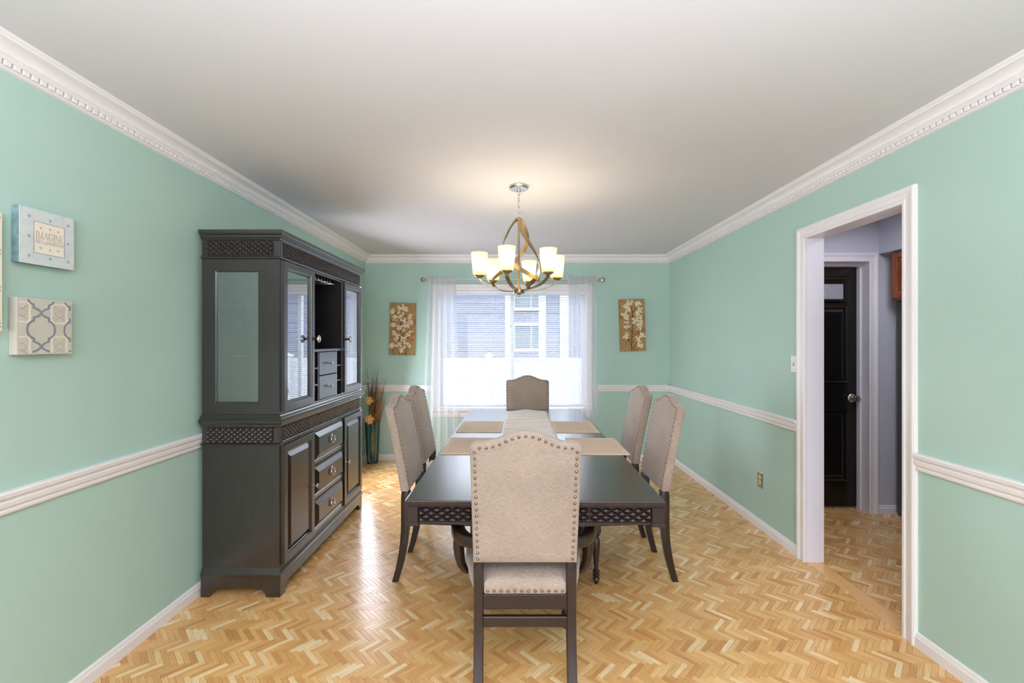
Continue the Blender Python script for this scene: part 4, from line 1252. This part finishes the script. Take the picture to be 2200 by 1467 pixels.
for i in range(6):
    phi = -17 + 60 * i
    bm = new(); pts = []
    for k in range(15):
        th = k / 14 * PI / 2
        pts.append(pol(phi, 0.03 + (RS - 0.03) * math.sin(th) ** 0.95, 1.748 + 0.082 * (1 - math.cos(th)) ** 0.9))
    rad = (pol(phi, 1, 0) - pol(phi, 0, 0)).normalized()
    tang = Vector((-rad.y, rad.x, 0))
    section_sweep(bm, pts, rect_sec(0.025, 0.006), up=tang)
    obj('arm', bm, M['champagne'], ch, co, 40)
    c = pol(phi, RS, 0)
    bm = new(); lathe(bm, [(0.0, 1.822), (0.012, 1.824), (0.020, 1.830), (0.030, 1.834), (0.034, 1.840), (0.034, 1.843), (0.016, 1.844), (0.016, 1.872), (0.0, 1.873)], c, 20); obj('socket_cup', bm, M['champagne'], ch, co, 40)
    bm = new(); lathe(bm, [(0.030, ZS0 + 0.002), (0.0395, ZS0 + 0.004), (0.0425, ZS0 + 0.012), (0.0545, ZS1), (0.0520, ZS1), (0.0400, ZS0 + 0.014), (0.037, ZS0 + 0.007), (0.030, ZS0 + 0.005), (0.030, ZS0 + 0.002)], c, 28, cap=False)
    sh = obj('shade', bm, M['shade'], ch, co, 40)
    bm = new(); ball(bm, c + Vector((0, 0, 1.902)), 0.018, 14, 10, (1, 1, 1.1)); lathe(bm, [(0.013, 1.872), (0.014, 1.89)], c, 12); obj('bulb', bm, M['bulb'], ch, co, 60)
    ld = bpy.data.lights.new('bulb_light', 'POINT'); ld.energy = 0.8; ld.color = (1.0, 0.87, 0.68); ld.shadow_soft_size = 0.012
    lo = bpy.data.objects.new('bulb_light', ld); lo.location = c + Vector((0, 0, 1.955)) - Vector(co); col.objects.link(lo); lo.parent = ch
for kb in range(3):
    bm = new(); pts, ups = [], []
    end = 43 + 120 * kb
    N = 40
    for k in range(N + 1):
        tt = k / N
        phi = end - 138 * (1 - max(0.0, (tt - 0.22) / 0.78) ** 1.45) - 14 * (1 - tt)
        rr_ = 0.014 + 0.098 * (1 - (1 - tt) ** 4.2) + 0.074 * tt ** 3
        z = 2.225 - 0.425 * (tt ** 1.02)
        pts.append(pol(phi, rr_, z)); a = math.radians(phi)
        ups.append((math.sin(a), -math.cos(a), 0.35))
    section_sweep(bm, pts, rect_sec(0.005, 0.028), up=lambda i: ups[i])
    obj('ribbon_strap', bm, M['champagne'], ch, co, 40)

# ------------------------------------------------------------------ pictures
def blossom_picture(cx, cz, tilt, seed, label, branches, blossoms):
    t = thing('blossom_painting', label, 'painting', (cx, YB, cz), 0, 'blossom paintings beside the window')
    t.rotation_euler = (0, tilt, 0)
    w, h, d = 0.152, 0.309, 0.03
    bm = new(); box(bm, (-w, -d, -h), (w, 0, h), 0.002); obj('canvas', bm, M['painting'], t)
    mp = lambda s, u, q: (s, -d - q, u)
    for br in branches:
        bm = new()
        pts = [(-w + 2 * w * x, h - 2 * h * y) for x, y in br]
        fine = []
        for a, b in zip(pts[:-1], pts[1:]):
            for k in range(4): fine.append((a[0] + (b[0] - a[0]) * k / 4, a[1] + (b[1] - a[1]) * k / 4))
        fine.append(pts[-1])
        flat_stroke(bm, fine, 0.008 if br is branches[0] else 0.0055, mp, 0, 0.0008)
        obj('painted_branch', bm, M['branch'], t)
    r = random.Random(seed)
    sets = [new(), new(), new()]
    for x, y, rad in blossoms:
        X, Z = -w + 2 * w * x, h - 2 * h * y
        R = rad * 2 * w
        for q in range(11):
            fx, fz = X + r.uniform(-1, 1) * R * 0.75, Z + r.uniform(-1, 1) * R * 0.75
            a0 = r.uniform(0, 6)
            for k in range(5):
                a = a0 + k * 2 * PI / 5 + r.uniform(-.25, .25)
                L, Wd = r.uniform(0.011, 0.018), r.uniform(0.0035, 0.006)
                c, s_ = math.cos(a), math.sin(a)
                ptsq = []
                for (p, q2) in ((0.1, 0), (0.5, -1), (0.9, -0.8), (1.05, 0), (0.9, 0.8), (0.5, 1)):
                    px, pz = fx + c * p * L - s_ * q2 * Wd, fz + s_ * p * L + c * q2 * Wd
                    ptsq.append((max(-w + 0.002, min(w - 0.002, px)), max(-h + 0.002, min(h - 0.002, pz))))
                hh = 0.001 + 0.0004 * r.random()
                prism(sets[0 if r.random() < 0.7 else 1], ptsq, mp, 0.0004, hh)
            if abs(fx) < w - 0.005 and abs(fz) < h - 0.005:
                prism(sets[2], [(fx + 0.0025 * math.cos(v), fz + 0.0025 * math.sin(v)) for v in (0, 1.2, 2.4, 3.6, 4.8)], mp, 0.0004, 0.0018)
    for b, m_, nm in zip(sets, (M['blossom'], M['blossom_shade'], M['blossom_core']), ('painted_petals', 'painted_petals', 'painted_centres')):
        o = obj(nm, b, m_, t); o['kind'] = 'stuff'
blossom_picture((865.8 - 1100) * YB / 960, CAM_Z - (706 - 733) * YB / 960, 0.025, 2, 'blossom painting on amber canvas, crowded with flowers, between cabinet and curtain',
    [[(0.42, 1.0), (0.43, 0.84), (0.40, 0.70), (0.44, 0.53), (0.42, 0.35), (0.40, 0.2), (0.42, 0.05)], [(0.20, 1.0), (0.10, 0.86)], [(0.66, 1.0), (0.69, 0.86)], [(0.42, 0.70), (0.57, 0.58)], [(0.38, 0.55), (0.2, 0.45)], [(0.44, 0.35), (0.64, 0.33), (0.6, 0.24)], [(0.41, 0.22), (0.16, 0.2)]],
    [(0.40, 0.09, 0.14), (0.62, 0.12, 0.10), (0.12, 0.17, 0.10), (0.40, 0.22, 0.16), (0.78, 0.26, 0.12), (0.2, 0.29, 0.12), (0.55, 0.35, 0.16), (0.80, 0.37, 0.10), (0.12, 0.43, 0.12), (0.42, 0.46, 0.16), (0.65, 0.48, 0.18), (0.2, 0.58, 0.10), (0.78, 0.59, 0.14), (0.28, 0.66, 0.14), (0.55, 0.70, 0.12), (0.34, 0.78, 0.16), (0.1, 0.82, 0.11), (0.70, 0.80, 0.16), (0.48, 0.9, 0.12)])
blossom_picture((1357.5 - 1100) * YB / 960, CAM_Z - (698 - 733) * YB / 960, -0.03, 6, 'blossom painting on amber canvas with a clear dark stem, near the doorway wall corner',
    [[(0.44, 1.0), (0.44, 0.86), (0.47, 0.65), (0.50, 0.48), (0.52, 0.35), (0.51, 0.25), (0.46, 0.16)], [(0.44, 0.96), (0.56, 0.90), (0.66, 0.82)], [(0.43, 0.90), (0.36, 0.82), (0.28, 0.75)], [(0.46, 0.74), (0.60, 0.67), (0.72, 0.60)], [(0.47, 0.64), (0.34, 0.54), (0.12, 0.54)], [(0.51, 0.26), (0.60, 0.21), (0.68, 0.13)], [(0.49, 0.22), (0.34, 0.2), (0.24, 0.16)], [(0.24, 0.44), (0.18, 0.36)], [(0.72, 0.32), (0.8, 0.27)]],
    [(0.42, 0.07, 0.13), (0.22, 0.13, 0.12), (0.74, 0.09, 0.12), (0.35, 0.19, 0.09), (0.82, 0.21, 0.12), (0.16, 0.29, 0.13), (0.7, 0.27, 0.08), (0.76, 0.36, 0.15), (0.25, 0.35, 0.09), (0.58, 0.43, 0.13), (0.28, 0.49, 0.14), (0.78, 0.45, 0.10), (0.78, 0.54, 0.15), (0.22, 0.69, 0.14), (0.88, 0.69, 0.10), (0.70, 0.78, 0.13), (0.78, 0.90, 0.12)])

def wall_canvas(label, y0, y1, z0, z1, mat, group='canvases on the left wall'):
    t = thing('wall_canvas', label, 'wall art', (XL, (y0 + y1) / 2, (z0 + z1) / 2), 0, group)
    return t
TH = 0.030
XF = XL + TH
def canvas_frame(t, y0, y1, z0, z1, face, side):
    bm = new(); box(bm, (XL + 0.001, y0, z0), (XF - 0.001, y1, z1), 0.0015); obj('canvas', bm, side, t, t.location)
    bm = new(); box(bm, (XF - 0.002, y0, z0), (XF, y1, z1), 0.0005); obj('printed_face', bm, face, t, t.location)
# lettered canvas
y0, y1, z0, z1 = 1.565, 1.760, 1.694, 1.895
t = wall_canvas('pale blue square canvas lettered IMAGINE, hung above the trellis canvas', y0, y1, z0, z1, None)
canvas_frame(t, y0, y1, z0, z1, M['canvas_blue'], M['canvas_side'])
W_ = y1 - y0; H_ = z1 - z0
mp = lambda s, u, q: (XF + q, y0 + s * W_, z0 + u * H_)
bm = new(); prism(bm, [(0.24, 0.21), (0.80, 0.21), (0.80, 0.775), (0.24, 0.775)], mp, 0, 0.0006); obj('centre_panel', bm, M['cream_paint'], t, t.location)
bm = new(); frame_sweep(bm, (0.243, 0.797, 0.213, 0.772), [(0, 0.0006), (0, 0.0010), (0.008, 0.0010), (0.008, 0.0006)], mp); obj('panel_line', bm, M['ink_grey'], t, t.location)
bm = new()
def dia(bm, s, u, r, hole=True):
    o_ = [(s - r, u), (s, u - r * 1.1), (s + r, u), (s, u + r * 1.1), (s - r, u)]
    flat_stroke(bm, o_, r * 0.42, mp, 0.0006, 0.0011)
for s in (0.155, 0.53, 0.875):
    for u in (0.145, 0.49, 0.845):
        if not (s == 0.53 and u == 0.49): dia(bm, s, u, 0.020)
for s in (0.36, 0.68):
    for u in (0.315, 0.675): dia(bm, s, u, 0.016)
obj('diamond_motif', bm, M['ink_teal'], t, t.location)
bm = new()
for s, u in ((0.53, 0.30), (0.53, 0.685)): dia(bm, s, u, 0.018)
obj('diamond_motif', bm, M['ink_tan'], t, t.location)
# serif capitals
LET = {'I': (0.34, [((0.17, 0), (0.17, 1), 0.13)], [(0.17, 0), (0.17, 1)]),
       'M': (1.0, [((0.14, 0), (0.14, 1), 0.06), ((0.14, 1), (0.48, 0), 0.13), ((0.48, 0), (0.84, 1), 0.06), ((0.84, 1), (0.84, 0), 0.13)], [(0.14, 0), (0.84, 0), (0.10, 1), (0.88, 1)]),
       'A': (0.84, [((0.08, 0), (0.42, 1), 0.06), ((0.42, 1), (0.76, 0), 0.13), ((0.2, 0.36), (0.62, 0.36), 0.05)], [(0.08, 0), (0.76, 0)]),
       'G': (0.86, None, []),
       'N': (0.88, [((0.14, 0), (0.14, 1), 0.06), ((0.14, 1), (0.74, 0), 0.13), ((0.74, 0), (0.74, 1), 0.06)], [(0.14, 0), (0.74, 1), (0.10, 1)]),
       'E': (0.68, [((0.16, 0), (0.16, 1), 0.13), ((0.16, 0.97), (0.58, 0.97), 0.05), ((0.16, 0.52), (0.48, 0.52), 0.05), ((0.16, 0.03), (0.60, 0.03), 0.05), ((0.58, 1), (0.58, 0.84), 0.05), ((0.60, 0), (0.60, 0.18), 0.05), ((0.48, 0.6), (0.48, 0.44), 0.05)], [(0.16, 0), (0.16, 1)])}
bm = new()
word = 'IMAGINE'
tot = sum(LET[c][0] for c in word); sc = 0.52 / tot; hh = 0.135; s0 = 0.265; u0 = 0.475
for c in word:
    wd, strokes, serifs = LET[c]
    if c == 'G':
        strokes = []
        pts = [(0.43 + 0.33 * math.cos(a), 0.5 + 0.5 * math.sin(a)) for a in [math.radians(40 + k * 280 / 20) for k in range(21)]]
        for k, (a, b) in enumerate(zip(pts[:-1], pts[1:])):
            strokes.append((a, b, 0.05 + 0.08 * max(0, math.sin(k / 19 * PI))))
        strokes += [((0.70, 0.18), (0.70, 0.46), 0.12), ((0.52, 0.46), (0.82, 0.46), 0.05), ((0.69, 0.82), (0.69, 0.97), 0.05)]
    for a, b, wt in strokes:
        flat_stroke(bm, [(s0 + a[0] * sc, u0 + a[1] * hh), (s0 + b[0] * sc, u0 + b[1] * hh)], wt * sc * 0.9, mp, 0.0006, 0.0011)
    for x, y in serifs:
        flat_stroke(bm, [(s0 + (x - 0.12) * sc, u0 + y * hh), (s0 + (x + 0.12) * sc, u0 + y * hh)], 0.045 * sc, mp, 0.0006, 0.0011)
    s0 += wd * sc
obj('lettering', bm, M['ink_tan'], t, t.location)
cu = bpy.data.curves.new('script', 'FONT'); cu.body = "life's possibilities"; cu.size = 0.1; cu.shear = 0.45; cu.space_character = 1.0; cu.offset = -0.0012
to = bpy.data.objects.new('script', cu); col.objects.link(to)
bpy.context.view_layer.update()
tm = bpy.data.meshes.new_from_object(to.evaluated_get(bpy.context.evaluated_depsgraph_get()))
bpy.data.objects.remove(to)
xs = [v.co.x for v in tm.vertices]; k = 0.53 / (max(xs) - min(xs)); x0_ = min(xs)
bm = new(); bm.from_mesh(tm)
for v in bm.verts: v.co = Vector(mp(0.262 + (v.co.x - x0_) * k, 0.395 + v.co.y * k * 1.5, 0.0011))
obj('script_lettering', bm, M['ink_grey'], t, t.location)
bpy.data.meshes.remove(tm)

def quat(cx, cy, s):
    q = [(0, 0.060), (0.010, 0.050), (0.024, 0.044), (0.0265, 0.043), (0.0265, 0.031), (0.034, 0.029), (0.042, 0.022), (0.047, 0.012), (0.0485, 0.0)]
    full = q + [(x, -y) for x, y in q[-2::-1]] + [(-x, -y) for x, y in q[1:]] + [(-x, y) for x, y in q[-2::-1]]
    fine = []
    for a, b in zip(full[:-1], full[1:]):
        for k in range(3): fine.append((cx + s * (a[0] + (b[0] - a[0]) * k / 3), cy + s * (a[1] + (b[1] - a[1]) * k / 3)))
    fine.append((cx + s * full[-1][0], cy + s * full[-1][1]))
    return fine
def trellis(t, y0, y1, z0, z1, cy, cz, first, w1):
    mp = lambda s, u, q: (XF + q, s, u)
    cl = (y0 + 0.004, y1 - 0.004, z0 + 0.004, z1 - 0.004)
    cs = [(cy + i * 0.132, cz + j * 0.1225) for i in range(-4, 5) for j in range(-4, 5)]
    b1, b2, b3 = new(), new(), new()
    for a, b in cs:
        if not (y0 - 0.1 < a < y1 + 0.1 and z0 - 0.1 < b < z1 + 0.1): continue
        flat_stroke(b1, quat(a, b, 1.0), w1, mp, 0.0, 0.0012, cl)
        a2, bb = a + 0.066, b + 0.06125
        flat_stroke(b2, [(a2 + 0.031 * (1 - 0.13 * math.cos(4 * th)) * math.cos(th), bb + 0.039 * (1 - 0.13 * math.cos(4 * th)) * math.sin(th)) for th in [2 * PI * k / 64 + 0.3 for k in range(65)]], 0.0055, mp, 0.0, 0.0008, cl)
        for sx in (-1, 1):
            flat_stroke(b3, [(a2 + sx * 0.017 * math.cos(PI * q / 12), bb + 0.026 * q / 12) for q in range(-12, 13)], 0.0024, mp, 0.0, 0.0006 if sx > 0 else 0.0010, cl)
    for b_, m_ in ((b1, first), (b2, M['ink_cream']), (b3, M['ink_taupe'])):
        o = obj('trellis_print', b_, m_, t, t.location); o['kind'] = 'stuff'
y0, y1, z0, z1 = 1.556, 1.751, 1.368, 1.571
t = wall_canvas('square taupe canvas with grey quatrefoil trellis, hung below the lettered canvas', y0, y1, z0, z1, None)
canvas_frame(t, y0, y1, z0, z1, M['canvas_taupe'], M['canvas_taupe'])
trellis(t, y0, y1, z0, z1, 1.637, 1.458, M['ink_blue'], 0.0065)
y0, y1, z0, z1 = 1.11, 1.512, 1.45, 1.85
t = wall_canvas('large cream trellis canvas at the edge of the view, beside the two small canvases', y0, y1, z0, z1, None)
canvas_frame(t, y0, y1, z0, z1, M['cream_paint'], M['canvas_taupe'])
trellis(t, y0, y1, z0, z1, 1.50, 1.655, M['ink_tan'], 0.0045)

# ------------------------------------------------------------------ switch and outlet
def wall_plate(name, label, cat, yc, zc, plate, w, h):
    t = thing(name, label, cat, (XR, yc, zc))
    bm = new(); frustum(bm, (yc - w, yc + w, zc - h, zc + h), 0.003, (yc - w + 0.004, yc + w - 0.004, zc - h + 0.004, zc + h - 0.004), 0.006, lambda a, b, q: (XR - q, a, b), 0.0); obj('plate', bm, plate, t, t.location)
    return t
t = wall_plate('light_switch', 'white toggle light switch beside the doorway casing', 'light switch', 2.983, 1.263, M['white_plastic'], 0.031, 0.055)
bm = new(); prism(bm, [(-0.006, -0.011), (0.006, -0.011), (0.006, 0.011), (-0.006, 0.011)], lambda a, b, q: (XR - q, 2.983 + a, 1.263 + b), 0.005, 0.0075)
obj('toggle_collar', bm, M['ink_grey'], t, t.location)
bm = new(); prism(bm, [(0.005, -0.004), (0.018, 0.008), (0.018, 0.013), (0.005, 0.006)], lambda a, b, q: (XR - a, 2.983 + q, 1.263 + b), -0.0035, 0.0035); obj('toggle', bm, M['white_plastic'], t, t.location)
for dz in (-0.032, 0.032):
    bm = new(); lathe(bm, [(0.0035, -0.005), (0.003, -0.0072), (0, -0.0075)], (XR, 2.983, 1.263 + dz), 10, 'x'); obj('screw', bm, M['nickel'], t, t.location)
t = wall_plate('power_outlet', 'metal duplex outlet with ivory sockets low on the right wall', 'outlet', 3.389, 0.366, M['nickel'], 0.034, 0.058)
for dz in (-0.02, 0.02):
    bm = new(); lathe(bm, [(0.016, -0.005), (0.016, -0.0085), (0.014, -0.009), (0, -0.009)], (XR, 3.389, 0.366 + dz), 18, 'x'); s = obj('socket', bm, M['ivory_plastic'], t, t.location)
    bm = new()
    for dy in (-0.006, 0.006): box(bm, (XR - 0.0095, 3.389 + dy - 0.001, 0.366 + dz - 0.002), (XR - 0.0088, 3.389 + dy + 0.001, 0.366 + dz + 0.006))
    obj('slots', bm, M['dark_slot'], s, t.location)

# ------------------------------------------------------------------ vase with dried flowers
VX, VY = -1.625, 5.205
t = thing('glass_vase', 'tall tapered teal glass vase on the floor beside the china cabinet', 'vase', (VX, VY, 0))
bm = new(); lathe(bm, [(0.0, 0.001), (0.060, 0.001), (0.064, 0.008), (0.066, 0.03), (0.076, 0.25), (0.084, 0.44), (0.085, 0.49), (0.082, 0.49), (0.081, 0.44), (0.073, 0.25), (0.062, 0.035), (0.0, 0.028)], (VX, VY, 0), 32); obj('vase_body', bm, M['vase_glass'], t, t.location, 40)
def blades(name, label, mat, n, zt, spread, cx, seed, w):
    r = random.Random(seed)
    bm = new()
    for _ in range(n):
        x0_, y0_ = VX + r.uniform(-0.02, 0.02), VY + r.uniform(-0.02, 0.02)
        a = r.uniform(0, 2 * PI)
        top = r.uniform(zt * 0.68, zt)
        ex = cx + r.uniform(-1, 1) * spread; ey = -abs(r.uniform(0, 0.05)) + 0.01
        pts = []
        for k in range(8):
            q = k / 7
            pts.append((x0_ + ex * q ** 1.7 + 0.004 * math.sin(5 * q + a), max(-9, y0_ + ey * q + 0.004 * math.cos(4 * q + a)), 0.035 + (top - 0.035) * q))
        for p_ in range(len(pts)):
            pts[p_] = (max(XL + 0.012, pts[p_][0]), min(YB - 0.03, pts[p_][1]), pts[p_][2])
        tube(bm, pts, w, 4, scales=[1, 1, 1, 1.2, 1.5, 1.3, 0.9, 0.25])
    o = obj(name, bm, mat, None, (VX, VY, 0.03), 60); o.location = (VX, VY, 0.03)
    tag(o, label, 'dried grass', None, 'stuff')
blades('dried_grass', 'spray of brown dried grass fanning out of the teal vase', M['dried'], 42, 1.03, 0.085, 0.075, 11, 0.0028)
blades('dried_reeds', 'thin dark reeds rising from the teal vase beside the cabinet', M['reed'], 30, 1.16, 0.10, 0.0, 23, 0.0016)
def flower(x, z, y, R, label, seed):
    r = random.Random(seed)
    t = thing('dried_flower', label, 'dried flower', (x, y, z), 0, 'dried flowers in the vase')
    for k in range(10):
        a = 2 * PI * k / 10 + r.uniform(-.1, .1)
        bm = new()
        L = R * r.uniform(0.88, 1.05); rows = []
        for q, wv in ((0.12, 0.10), (0.35, 0.2), (0.6, 0.24), (0.82, 0.15), (1.0, 0.02)):
            rr2 = q * L; cz = -0.010 * math.sin(q * PI) - 0.008 * q
            rows.append([(rr2, -wv * L, cz), (rr2, 0, cz - 0.004), (rr2, wv * L, cz)])
        V = [[bm.verts.new((c_[0] * math.cos(a) - c_[1] * math.sin(a), c_[2], c_[0] * math.sin(a) + c_[1] * math.cos(a))) for c_ in row] for row in rows]
        for i in range(4):
            for j in range(2): poly(bm, (V[i][j], V[i][j + 1], V[i + 1][j + 1], V[i + 1][j]))
        p = obj('petal', bm, M['petal'], t, None, 60)
        s_ = p.modifiers.new('thickness', 'SOLIDIFY'); s_.thickness = 0.001
    bm = new(); ball(bm, (0, -0.012, 0), R * 0.24, 12, 8, (1, 0.6, 1)); obj('flower_centre', bm, M['petal_core'], t, None, 60)
    bm = new(); tube(bm, [(0, -0.002, 0), (0.002, 0.012, -0.04), ((VX - x) * 0.6, (VY - y) * 0.6, (0.30 - z) * 0.6), (VX - x, VY - y, 0.04 - z)], 0.003, 6); obj('stem', bm, M['dried'], t, None, 60)
flower(-1.642, 0.737, 5.135, 0.056, 'star-shaped amber dried flower standing above the vase rim', 1)
flower(-1.625, 0.528, 5.098, 0.062, 'star-shaped amber dried flower leaning on the vase rim', 2)
flower(-1.672, 0.960, 5.17, 0.024, 'small pale dried bud highest in the vase', 3)
